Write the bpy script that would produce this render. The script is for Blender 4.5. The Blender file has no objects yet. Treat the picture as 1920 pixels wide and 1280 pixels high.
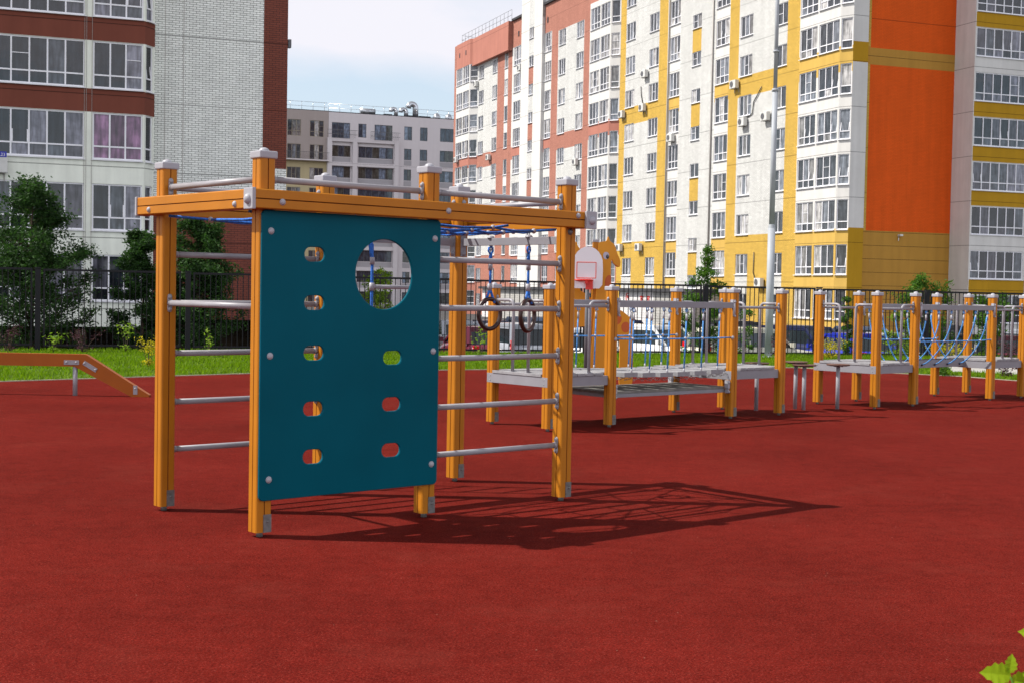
import bpy, bmesh, math, random
from math import sin, cos, pi, radians, hypot, atan2
from mathutils import Vector, Matrix, geometry
random.seed(7)
SC = bpy.context.scene
COL = SC.collection
# ---------------------------------------------------------------- camera
FPX, PITCH, ROLL, HC = 2592.65, .0370, .0188, 1.65
cd = bpy.data.cameras.new('camera'); cam = bpy.data.objects.new('camera', cd); COL.objects.link(cam)
cd.sensor_width = 36; cd.lens = FPX/1920*36; cd.clip_start = .1; cd.clip_end = 3000
fw = Vector((0, cos(PITCH), -sin(PITCH))); up = Vector((0, sin(PITCH), cos(PITCH))); rt = Vector((1, 0, 0))
rt2 = rt*cos(ROLL)+up*sin(ROLL); up2 = -rt*sin(ROLL)+up*cos(ROLL)
M = Matrix((rt2, up2, -fw)).transposed().to_4x4(); M.translation = (0, 0, HC)
cam.matrix_world = M
cd.dof.use_dof = True; cd.dof.focus_distance = 11.5; cd.dof.aperture_fstop = 13
SC.camera = cam
# ---------------------------------------------------------------- world, sun, exposure
SUN_EL = 49.8
W = bpy.data.worlds.new('World'); SC.world = W; W.use_nodes = True
wn, wl = W.node_tree.nodes, W.node_tree.links
bg = wn['Background']; bg.inputs[1].default_value = .12
sky = wn.new('ShaderNodeTexSky'); sky.sky_type = 'NISHITA'; sky.sun_disc = False
sky.sun_elevation = radians(SUN_EL); sky.sun_rotation = radians(270); sky.air_density = 1.0; sky.dust_density = 1.5; sky.ozone_density = 1.2
tc = wn.new('ShaderNodeTexCoord'); mp = wn.new('ShaderNodeMapping'); mp.inputs['Scale'].default_value = (1, 1, 2.6); mp.inputs['Location'].default_value = (.35, .2, .1)
n1 = wn.new('ShaderNodeTexNoise'); n1.inputs['Scale'].default_value = 2.2; n1.inputs['Detail'].default_value = 7; n1.inputs['Roughness'].default_value = .5
sx = wn.new('ShaderNodeSeparateXYZ')
mr = wn.new('ShaderNodeMapRange'); mr.inputs[1].default_value = .135; mr.inputs[2].default_value = .17; mr.inputs[3].default_value = -.08; mr.inputs[4].default_value = .12
ad = wn.new('ShaderNodeMath'); ad.operation = 'ADD'
cr = wn.new('ShaderNodeValToRGB'); cr.color_ramp.elements[0].position = .42; cr.color_ramp.elements[1].position = .56
mx = wn.new('ShaderNodeMixRGB'); mx.inputs[2].default_value = (5.0, 4.95, 5.35, 1)
wl.new(tc.outputs['Generated'], mp.inputs[0]); wl.new(mp.outputs[0], n1.inputs[0]); wl.new(tc.outputs['Generated'], sx.inputs[0])
wl.new(sx.outputs[2], mr.inputs[0]); wl.new(mr.outputs[0], ad.inputs[0]); wl.new(n1.outputs[0], ad.inputs[1]); wl.new(ad.outputs[0], cr.inputs[0])
pale = wn.new('ShaderNodeMixRGB'); pale.inputs[0].default_value = .6; pale.inputs[2].default_value = (3.9, 4.45, 5.0, 1)
wl.new(sky.outputs[0], pale.inputs[1]); wl.new(pale.outputs[0], mx.inputs[1])
# unseen sky scaled brighter behind the camera as added fill, dimmer overhead
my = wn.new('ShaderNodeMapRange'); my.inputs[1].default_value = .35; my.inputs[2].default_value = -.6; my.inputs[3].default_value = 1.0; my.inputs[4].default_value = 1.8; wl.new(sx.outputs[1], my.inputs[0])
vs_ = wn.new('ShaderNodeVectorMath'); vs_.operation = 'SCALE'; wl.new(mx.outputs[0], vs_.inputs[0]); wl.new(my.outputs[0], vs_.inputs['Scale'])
mz = wn.new('ShaderNodeMapRange'); mz.inputs[1].default_value = .25; mz.inputs[2].default_value = .75; mz.inputs[3].default_value = 1.0; mz.inputs[4].default_value = .40; wl.new(sx.outputs[2], mz.inputs[0])
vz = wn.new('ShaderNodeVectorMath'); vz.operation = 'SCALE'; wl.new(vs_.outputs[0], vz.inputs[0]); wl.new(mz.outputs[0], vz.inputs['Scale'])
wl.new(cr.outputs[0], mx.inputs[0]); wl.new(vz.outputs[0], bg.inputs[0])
sl = bpy.data.lights.new('sun', 'SUN'); sl.energy = 4.4; sl.angle = radians(.53); sl.color = (1, .95, .87)
so = bpy.data.objects.new('sun', sl); COL.objects.link(so)
so.rotation_euler = Vector((-cos(radians(SUN_EL)), .015, sin(radians(SUN_EL)))).to_track_quat('Z', 'Y').to_euler()
so.location = (-20, 10, 30)
SC.view_settings.view_transform = 'Standard'; SC.view_settings.look = 'None'; SC.view_settings.exposure = .62; SC.view_settings.gamma = 1

# ---------------------------------------------------------------- materials
MATS = {}
def node_mat(name, col, rough=.6, spec=.5, metal=0., noise=None, bump=None, extra=None):
    """noise=(scale, amount 0..1) darkens/lightens the colour in patches; bump=(scale, strength)"""
    if name in MATS: return MATS[name]
    m = bpy.data.materials.new(name); m.use_nodes = True
    N, L = m.node_tree.nodes, m.node_tree.links
    b = N['Principled BSDF']; b.inputs['Base Color'].default_value = (*col, 1); b.inputs['Roughness'].default_value = rough
    b.inputs['Specular IOR Level'].default_value = spec; b.inputs['Metallic'].default_value = metal
    t = N.new('ShaderNodeTexCoord')
    if noise:
        n = N.new('ShaderNodeTexNoise'); n.inputs['Scale'].default_value = noise[0]; n.inputs['Detail'].default_value = 6
        r = N.new('ShaderNodeMapRange'); r.inputs[1].default_value = .3; r.inputs[2].default_value = .7; r.inputs[3].default_value = 1-noise[1]; r.inputs[4].default_value = 1+noise[1]*.6
        v = N.new('ShaderNodeVectorMath'); v.operation = 'SCALE'; v.inputs[0].default_value = col
        L.new(t.outputs['Object'], n.inputs[0]); L.new(n.outputs[0], r.inputs[0]); L.new(r.outputs[0], v.inputs['Scale']); L.new(v.outputs[0], b.inputs['Base Color'])
    if bump:
        n = N.new('ShaderNodeTexNoise'); n.inputs['Scale'].default_value = bump[0]; n.inputs['Detail'].default_value = 4
        bp = N.new('ShaderNodeBump'); bp.inputs['Strength'].default_value = bump[1]; bp.inputs['Distance'].default_value = .01
        L.new(t.outputs['Object'], n.inputs[0]); L.new(n.outputs[0], bp.inputs['Height']); L.new(bp.outputs[0], b.inputs['Normal'])
    if extra: extra(m, N, L, b, t)
    MATS[name] = m; return m

def wall_mat(name, col, joint, row=.085, bw=.26, mortar=.010, brick=True, floor=2.8, fz=0., contrast=.10, dirt=.10):
    """brick or smooth wall; rows and slab joints follow world height, both facade directions"""
    m = bpy.data.materials.new(name); m.use_nodes = True
    N, L = m.node_tree.nodes, m.node_tree.links; b = N['Principled BSDF']; b.inputs['Roughness'].default_value = .85; b.inputs['Specular IOR Level'].default_value = .2
    t = N.new('ShaderNodeTexCoord'); s = N.new('ShaderNodeSeparateXYZ'); a = N.new('ShaderNodeMath'); a.operation = 'ADD'; c = N.new('ShaderNodeCombineXYZ')
    L.new(t.outputs['Object'], s.inputs[0]); L.new(s.outputs[0], a.inputs[0]); L.new(s.outputs[1], a.inputs[1]); L.new(a.outputs[0], c.inputs[0]); L.new(s.outputs[2], c.inputs[1])
    n = N.new('ShaderNodeTexNoise'); n.inputs['Scale'].default_value = .7; n.inputs['Detail'].default_value = 8; n.inputs['Roughness'].default_value = .7
    L.new(t.outputs['Object'], n.inputs[0])
    rg = N.new('ShaderNodeMapRange'); rg.inputs[1].default_value = .38; rg.inputs[2].default_value = .62; rg.inputs[3].default_value = 1-dirt; rg.inputs[4].default_value = 1+dirt*.5
    mpw = N.new('ShaderNodeMapping'); mpw.inputs['Scale'].default_value = (1.6, 1.6, .10); n2 = N.new('ShaderNodeTexNoise'); n2.inputs['Scale'].default_value = 1.5; n2.inputs['Detail'].default_value = 6
    L.new(t.outputs['Object'], mpw.inputs[0]); L.new(mpw.outputs[0], n2.inputs[0]); av = N.new('ShaderNodeMath'); av.operation = 'ADD'; hv = N.new('ShaderNodeMath'); hv.operation = 'MULTIPLY'; hv.inputs[1].default_value = .5
    L.new(n.outputs[0], av.inputs[0]); L.new(n2.outputs[0], av.inputs[1]); L.new(av.outputs[0], hv.inputs[0]); L.new(hv.outputs[0], rg.inputs[0])
    sc = N.new('ShaderNodeVectorMath'); sc.operation = 'SCALE'
    if brick:
        k = N.new('ShaderNodeTexBrick'); k.inputs['Color1'].default_value = (*[x*(1+contrast*.5) for x in col], 1); k.inputs['Color2'].default_value = (*[x*(1-contrast) for x in col], 1)
        k.inputs['Mortar'].default_value = (*joint, 1); k.inputs['Scale'].default_value = 1; k.inputs['Mortar Size'].default_value = mortar
        k.inputs['Mortar Smooth'].default_value = .3; k.inputs['Brick Width'].default_value = bw; k.inputs['Row Height'].default_value = row
        L.new(c.outputs[0], k.inputs['Vector']); L.new(k.outputs[0], sc.inputs[0])
        bp = N.new('ShaderNodeBump'); bp.invert = True; bp.inputs['Strength'].default_value = .5; bp.inputs['Distance'].default_value = .01
        L.new(k.outputs[1], bp.inputs['Height']); L.new(bp.outputs[0], b.inputs['Normal'])
    else:
        sc.inputs[0].default_value = col
    L.new(rg.outputs[0], sc.inputs['Scale'])
    # slab joints once a storey
    z = N.new('ShaderNodeMath'); z.operation = 'ADD'; z.inputs[1].default_value = 100-fz; L.new(s.outputs[2], z.inputs[0])
    md = N.new('ShaderNodeMath'); md.operation = 'MODULO'; md.inputs[1].default_value = floor; L.new(z.outputs[0], md.inputs[0])
    lt = N.new('ShaderNodeMath'); lt.operation = 'LESS_THAN'; lt.inputs[1].default_value = .035; L.new(md.outputs[0], lt.inputs[0])
    mm = N.new('ShaderNodeMixRGB'); mm.blend_type = 'MIX'; mm.inputs[2].default_value = (*[x*.35 for x in col], 1)
    L.new(lt.outputs[0], mm.inputs[0]); L.new(sc.outputs[0], mm.inputs[1]); L.new(mm.outputs[0], b.inputs['Base Color'])
    MATS[name] = m; return m

ORANGE = (.43, .156, .008)
node_mat('orange_wood', ORANGE, .45, .22, noise=(3, .10), bump=(60, .05))
node_mat('orange_beam', (.31, .080, .008), .45, .2, noise=(3, .10), bump=(60, .05))
node_mat('orange_board', (.64, .27, .022), .45, .2, noise=(2, .08))
node_mat('groove_dark', (.24, .065, .006), .7, .3)
node_mat('plastic_grey', (.34, .34, .375), .42, .35, noise=(8, .06))
node_mat('steel_paint', (.27, .265, .29), .40, .4, noise=(10, .08))
node_mat('steel_dull', (.17, .165, .16), .5, .5, .4, noise=(40, .25))
node_mat('rail_grey', (.235, .235, .26), .5, .3, noise=(5, .08))
node_mat('teal', (.0, .080, .116), .36, .06, noise=(1.6, .12), bump=(200, .03))
node_mat('blue_rope', (.03, .17, .62), .6, .3, noise=(60, .5), bump=(150, .6))
node_mat('light_blue_rope', (.09, .30, .68), .6, .3, noise=(60, .5), bump=(150, .6))
node_mat('ring_brown', (.035, .014, .012), .35, .5)
node_mat('deck_grey', (.26, .26, .275), .65, .25, noise=(9, .22), bump=(30, .2))
node_mat('deck_wood', (.19, .185, .17), .7, .25, noise=(7, .35), bump=(30, .3))
node_mat('chain', (.3, .3, .3), .35, .5, .8)
node_mat('stool_brown', (.10, .045, .032), .6, .4, noise=(40, .3))
node_mat('white_board', (.72, .71, .74), .4, .4)
node_mat('red_paint', (.62, .03, .02), .4, .5)
node_mat('pink_line', (.70, .10, .08), .5, .4)
node_mat('spot_orange', (.50, .10, .015), .5, .4)
node_mat('black', (.012, .012, .015), .4, .5)
node_mat('eye_grey', (.45, .42, .50), .4, .5)
node_mat('fence_black', (.011, .010, .014), .5, .2)
node_mat('upvc', (.80, .80, .84), .35, .5, noise=(1.2, .06))
node_mat('ac_body', (.60, .60, .58), .5, .4, noise=(4, .1))
node_mat('concrete', (.36, .35, .33), .9, .2, noise=(3, .2), bump=(20, .3))
node_mat('edging', (.34, .30, .23), .9, .2, noise=(6, .3))
node_mat('asphalt', (.055, .055, .058), .9, .3, noise=(1.5, .25), bump=(60, .3))
node_mat('soil', (.06, .045, .03), .95, .1, noise=(4, .4), bump=(20, .4))
node_mat('roof_metal', (.48, .50, .53), .25, .6, .85)
node_mat('roof_tar', (.05, .05, .055), .9, .2)
node_mat('bark', (.07, .05, .035), .9, .2, noise=(20, .4), bump=(30, .5))
node_mat('rail_dark', (.10, .10, .11), .5, .4)
node_mat('tyre', (.012, .012, .012), .8, .3)
node_mat('rim', (.35, .36, .38), .3, .6, .8)
node_mat('lamp_red', (.55, .006, .008), .15, .6)
node_mat('lamp_clear', (.6, .62, .65), .1, .7)
node_mat('plate_white', (.7, .7, .7), .5, .4)
node_mat('car_glass', (.014, .022, .026), .04, .7)
node_mat('pole_grey', (.34, .365, .40), .55, .3, 0., noise=(3, .12))
node_mat('sign_blue', (.01, .02, .35), .4, .4)
node_mat('drain_pipe', (.35, .33, .31), .5, .4)

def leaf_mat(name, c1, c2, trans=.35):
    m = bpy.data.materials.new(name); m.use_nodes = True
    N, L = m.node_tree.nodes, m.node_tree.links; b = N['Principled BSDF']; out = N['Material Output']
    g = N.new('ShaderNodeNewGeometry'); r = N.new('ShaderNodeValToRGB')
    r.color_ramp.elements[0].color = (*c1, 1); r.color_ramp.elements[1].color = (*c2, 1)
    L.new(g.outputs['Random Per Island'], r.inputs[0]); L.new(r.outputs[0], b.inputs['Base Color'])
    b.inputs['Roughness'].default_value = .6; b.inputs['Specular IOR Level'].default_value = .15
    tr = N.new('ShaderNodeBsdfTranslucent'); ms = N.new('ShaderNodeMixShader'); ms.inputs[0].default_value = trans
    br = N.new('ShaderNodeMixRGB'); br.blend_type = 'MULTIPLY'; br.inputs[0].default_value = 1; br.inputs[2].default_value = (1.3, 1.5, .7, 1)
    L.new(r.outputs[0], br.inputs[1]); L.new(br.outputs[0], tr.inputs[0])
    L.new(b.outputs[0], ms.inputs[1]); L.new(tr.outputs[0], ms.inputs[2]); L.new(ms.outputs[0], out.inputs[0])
    MATS[name] = m
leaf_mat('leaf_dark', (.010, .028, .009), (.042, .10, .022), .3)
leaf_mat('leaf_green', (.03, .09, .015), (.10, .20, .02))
leaf_mat('leaf_light', (.09, .18, .02), (.26, .36, .03))
leaf_mat('leaf_yellow', (.25, .22, .01), (.62, .50, .02), .3)
leaf_mat('leaf_purple', (.035, .012, .02), (.09, .03, .045), .2)
leaf_mat('leaf_fresh', (.14, .26, .006), (.30, .42, .01), .45)
leaf_mat('grass_blade', (.075, .15, .002), (.17, .27, .004), .4)

def glass_mat(name, dark, curtain, share=.45):
    """window pane: every sash gets its own room behind it - dark, blind or curtain"""
    m = bpy.data.materials.new(name); m.use_nodes = True
    N, L = m.node_tree.nodes, m.node_tree.links; b = N['Principled BSDF']
    b.inputs['Roughness'].default_value = .06; b.inputs['Specular IOR Level'].default_value = .55
    oi = N.new('ShaderNodeObjectInfo'); at = N.new('ShaderNodeAttribute'); at.attribute_name = 'sash'; at.attribute_type = 'GEOMETRY'
    c = N.new('ShaderNodeCombineXYZ'); wn_ = N.new('ShaderNodeTexWhiteNoise'); wn_.noise_dimensions = '3D'
    L.new(oi.outputs['Random'], c.inputs[0]); L.new(at.outputs['Fac'], c.inputs[1]); L.new(c.outputs[0], wn_.inputs['Vector'])
    wo = N.new('ShaderNodeTexWhiteNoise'); wo.noise_dimensions = '1D'; L.new(oi.outputs['Random'], wo.inputs['W'])
    mixv = N.new('ShaderNodeMixRGB'); mixv.inputs[0].default_value = .72; L.new(wo.outputs['Value'], mixv.inputs[1]); L.new(wn_.outputs['Value'], mixv.inputs[2])
    rp = N.new('ShaderNodeValToRGB'); rp.color_ramp.interpolation = 'CONSTANT'
    els = [(0, dark), (share, tuple(x*3+.03 for x in dark)), (share+.15, tuple(x*.45 for x in curtain)), (share+.28, curtain)]
    rp.color_ramp.elements[0].color = (*els[0][1], 1); rp.color_ramp.elements[1].position = els[1][0]; rp.color_ramp.elements[1].color = (*els[1][1], 1)
    for p, q in els[2:]:
        e = rp.color_ramp.elements.new(p); e.color = (*q, 1)
    L.new(mixv.outputs[0], rp.inputs[0])
    t = N.new('ShaderNodeTexCoord'); mpn = N.new('ShaderNodeMapping'); mpn.inputs['Scale'].default_value = (1, 1, .12)
    nz = N.new('ShaderNodeTexNoise'); nz.inputs['Scale'].default_value = 9; nz.inputs['Detail'].default_value = 3; nz.noise_dimensions = '4D'
    L.new(t.outputs['Object'], mpn.inputs[0]); L.new(mpn.outputs[0], nz.inputs['Vector'])
    mw = N.new('ShaderNodeMath'); mw.operation = 'MULTIPLY'; mw.inputs[1].default_value = 50; L.new(oi.outputs['Random'], mw.inputs[0]); L.new(mw.outputs[0], nz.inputs['W'])
    rr = N.new('ShaderNodeMapRange'); rr.inputs[1].default_value = .35; rr.inputs[2].default_value = .65; rr.inputs[3].default_value = .45; rr.inputs[4].default_value = 1.35
    L.new(nz.outputs[0], rr.inputs[0]); v = N.new('ShaderNodeVectorMath'); v.operation = 'SCALE'; L.new(rp.outputs[0], v.inputs[0]); L.new(rr.outputs[0], v.inputs['Scale'])
    n3 = N.new('ShaderNodeTexNoise'); n3.inputs['Scale'].default_value = 2.6; n3.inputs['Detail'].default_value = 5; n3.noise_dimensions = '4D'; L.new(t.outputs['Object'], n3.inputs['Vector']); L.new(mw.outputs[0], n3.inputs['W'])
    r3 = N.new('ShaderNodeMapRange'); r3.inputs[1].default_value = .4; r3.inputs[2].default_value = .62; r3.inputs[3].default_value = .72; r3.inputs[4].default_value = 1.28; L.new(n3.outputs[0], r3.inputs[0])
    v3 = N.new('ShaderNodeVectorMath'); v3.operation = 'SCALE'; L.new(v.outputs[0], v3.inputs[0]); L.new(r3.outputs[0], v3.inputs['Scale']); L.new(v3.outputs[0], b.inputs['Base Color'])
    # old panes are never quite flat
    n2 = N.new('ShaderNodeTexNoise'); n2.inputs['Scale'].default_value = 1.1; bp = N.new('ShaderNodeBump'); bp.inputs['Strength'].default_value = .06; bp.inputs['Distance'].default_value = .1
    L.new(t.outputs['Object'], n2.inputs[0]); L.new(n2.outputs[0], bp.inputs['Height']); L.new(bp.outputs[0], b.inputs['Normal'])
    MATS[name] = m
glass_mat('pane', (.045, .050, .060), (.40, .39, .385), .50)
glass_mat('pane_near', (.016, .020, .026), (.17, .17, .21), .50)
glass_mat('pane_grey', (.045, .06, .085), (.13, .135, .12), .6)
glass_mat('pane_violet', (.10, .05, .09), (.24, .12, .22), .3)

wall_mat('brick_white', (.60, .60, .585), (.30, .30, .29))
wall_mat('brick_white_near', (.86, .88, .84), (.16, .16, .15), mortar=.0095, floor=2.66, fz=.62)
wall_mat('brick_brown_near', (.21, .062, .042), (.07, .03, .027), floor=2.66, fz=.62)
wall_mat('brick_yellow', (.58, .375, .075), (.27, .16, .035))
wall_mat('brick_pink', (.40, .175, .130), (.24, .10, .075))
wall_mat('panel_white', (.61, .60, .58), (0, 0, 0), brick=False, floor=2.79, fz=.05)
wall_mat('panel_white_near', (.82, .85, .76), (0, 0, 0), brick=False, floor=2.66, fz=.66, dirt=.14)
wall_mat('panel_brown_near', (.185, .056, .037), (0, 0, 0), brick=False, floor=2.66, fz=.66)
wall_mat('panel_yellow', (.55, .355, .085), (0, 0, 0), brick=False, floor=2.79, fz=.05)
wall_mat('panel_mustard', (.42, .23, .012), (0, 0, 0), brick=False, floor=2.79, fz=.05)
wall_mat('panel_pink', (.40, .165, .125), (0, 0, 0), brick=False, floor=2.76, fz=.05)
wall_mat('orange_wall', (.70, .098, .008), (.50, .06, .006), row=.085, bw=.26, mortar=.008, contrast=.04, floor=60)
wall_mat('ochre_wall', (.42, .22, .04), (.45, .28, .08), brick=False, floor=.84, fz=.1)
wall_mat('grey_plaster', (.62, .58, .59), (0, 0, 0), brick=False, floor=60, dirt=.04)
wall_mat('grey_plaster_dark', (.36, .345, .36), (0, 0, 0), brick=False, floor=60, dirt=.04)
wall_mat('beige_plaster', (.36, .31, .29), (0, 0, 0), brick=False, floor=60, dirt=.05)
wall_mat('cream_plaster', (.47, .40, .24), (0, 0, 0), brick=False, floor=60, dirt=.05)
wall_mat('annex_brick', (.42, .41, .39), (.22, .21, .20), row=.2, bw=.4, mortar=.015)
wall_mat('annex_white', (.66, .64, .64), (.4, .38, .38), row=.2, bw=.4, mortar=.012)

def rubber():
    m = bpy.data.materials.new('rubber_red'); m.use_nodes = True
    N, L = m.node_tree.nodes, m.node_tree.links; b = N['Principled BSDF']; b.inputs['Roughness'].default_value = .95; b.inputs['Specular IOR Level'].default_value = .02
    t = N.new('ShaderNodeTexCoord')
    def noise(s, d, r=.5):
        n = N.new('ShaderNodeTexNoise'); n.inputs['Scale'].default_value = s; n.inputs['Detail'].default_value = d; n.inputs['Roughness'].default_value = r; L.new(t.outputs['Object'], n.inputs[0]); return n
    vo = N.new('ShaderNodeTexVoronoi'); vo.inputs['Scale'].default_value = 230; L.new(t.outputs['Object'], vo.inputs['Vector'])
    sp = N.new('ShaderNodeSeparateColor'); L.new(vo.outputs['Color'], sp.inputs[0])
    rp = N.new('ShaderNodeValToRGB'); rp.color_ramp.interpolation = 'LINEAR'
    rp.color_ramp.elements[0].position = 0; rp.color_ramp.elements[0].color = (.048, .0040, .0034, 1)
    rp.color_ramp.elements[1].position = 1; rp.color_ramp.elements[1].color = (.165, .027, .020, 1)
    e = rp.color_ramp.elements.new(.12); e.color = (.088, .0070, .0048, 1)
    e = rp.color_ramp.elements.new(.85); e.color = (.117, .0104, .0071, 1)
    L.new(sp.outputs[0], rp.inputs[0])
    big = noise(.45, 5, .6); mid = noise(7, 6, .65)
    r1 = N.new('ShaderNodeMapRange'); r1.inputs[1].default_value = .3; r1.inputs[2].default_value = .7; r1.inputs[3].default_value = .82; r1.inputs[4].default_value = 1.16; L.new(big.outputs[0], r1.inputs[0])
    r2 = N.new('ShaderNodeMapRange'); r2.inputs[1].default_value = .3; r2.inputs[2].default_value = .7; r2.inputs[3].default_value = .84; r2.inputs[4].default_value = 1.16; L.new(mid.outputs[0], r2.inputs[0])
    fine = noise(75, 3, .7); r4 = N.new('ShaderNodeMapRange'); r4.inputs[1].default_value = .36; r4.inputs[2].default_value = .64; r4.inputs[3].default_value = .66; r4.inputs[4].default_value = 1.36; L.new(fine.outputs[0], r4.inputs[0])
    m0 = N.new('ShaderNodeMath'); m0.operation = 'MULTIPLY'; L.new(r1.outputs[0], m0.inputs[0]); L.new(r4.outputs[0], m0.inputs[1])
    mu = N.new('ShaderNodeMath'); mu.operation = 'MULTIPLY'; L.new(m0.outputs[0], mu.inputs[0]); L.new(r2.outputs[0], mu.inputs[1])
    v = N.new('ShaderNodeVectorMath'); v.operation = 'SCALE'; L.new(rp.outputs[0], v.inputs[0]); L.new(mu.outputs[0], v.inputs['Scale'])
    # dusty, slightly bleached drifts
    du = noise(1.1, 9, .72); dr = N.new('ShaderNodeMapRange'); dr.inputs[1].default_value = .52; dr.inputs[2].default_value = .78; dr.inputs[3].default_value = 0; dr.inputs[4].default_value = .30; L.new(du.outputs[0], dr.inputs[0])
    dm = N.new('ShaderNodeMixRGB'); dm.inputs[2].default_value = (.165, .032, .022, 1); L.new(dr.outputs[0], dm.inputs[0]); L.new(v.outputs[0], dm.inputs[1]); v = dm
    # stray pale grit and dust
    v2 = N.new('ShaderNodeTexVoronoi'); v2.inputs['Scale'].default_value = 8; L.new(t.outputs['Object'], v2.inputs['Vector'])
    lt = N.new('ShaderNodeMath'); lt.operation = 'LESS_THAN'; lt.inputs[1].default_value = .035; L.new(v2.outputs['Distance'], lt.inputs[0])
    sp2 = N.new('ShaderNodeSeparateColor'); L.new(v2.outputs['Color'], sp2.inputs[0]); l2 = N.new('ShaderNodeMath'); l2.operation = 'LESS_THAN'; l2.inputs[1].default_value = .35; L.new(sp2.outputs[0], l2.inputs[0])
    mm = N.new('ShaderNodeMath'); mm.operation = 'MULTIPLY'; L.new(lt.outputs[0], mm.inputs[0]); L.new(l2.outputs[0], mm.inputs[1])
    m3 = N.new('ShaderNodeMath'); m3.operation = 'MULTIPLY'; m3.inputs[1].default_value = .55; L.new(mm.outputs[0], m3.inputs[0])
    dx = N.new('ShaderNodeMixRGB'); dx.inputs[2].default_value = (.42, .24, .18, 1); L.new(m3.outputs[0], dx.inputs[0]); L.new(v.outputs[0], dx.inputs[1])
    L.new(dx.outputs[0], b.inputs['Base Color'])
    bp = N.new('ShaderNodeBump'); bp.inputs['Strength'].default_value = .35; bp.inputs['Distance'].default_value = .003; L.new(vo.outputs['Distance'], bp.inputs['Height']); L.new(bp.outputs[0], b.inputs['Normal'])
    MATS['rubber_red'] = m
rubber()

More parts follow.
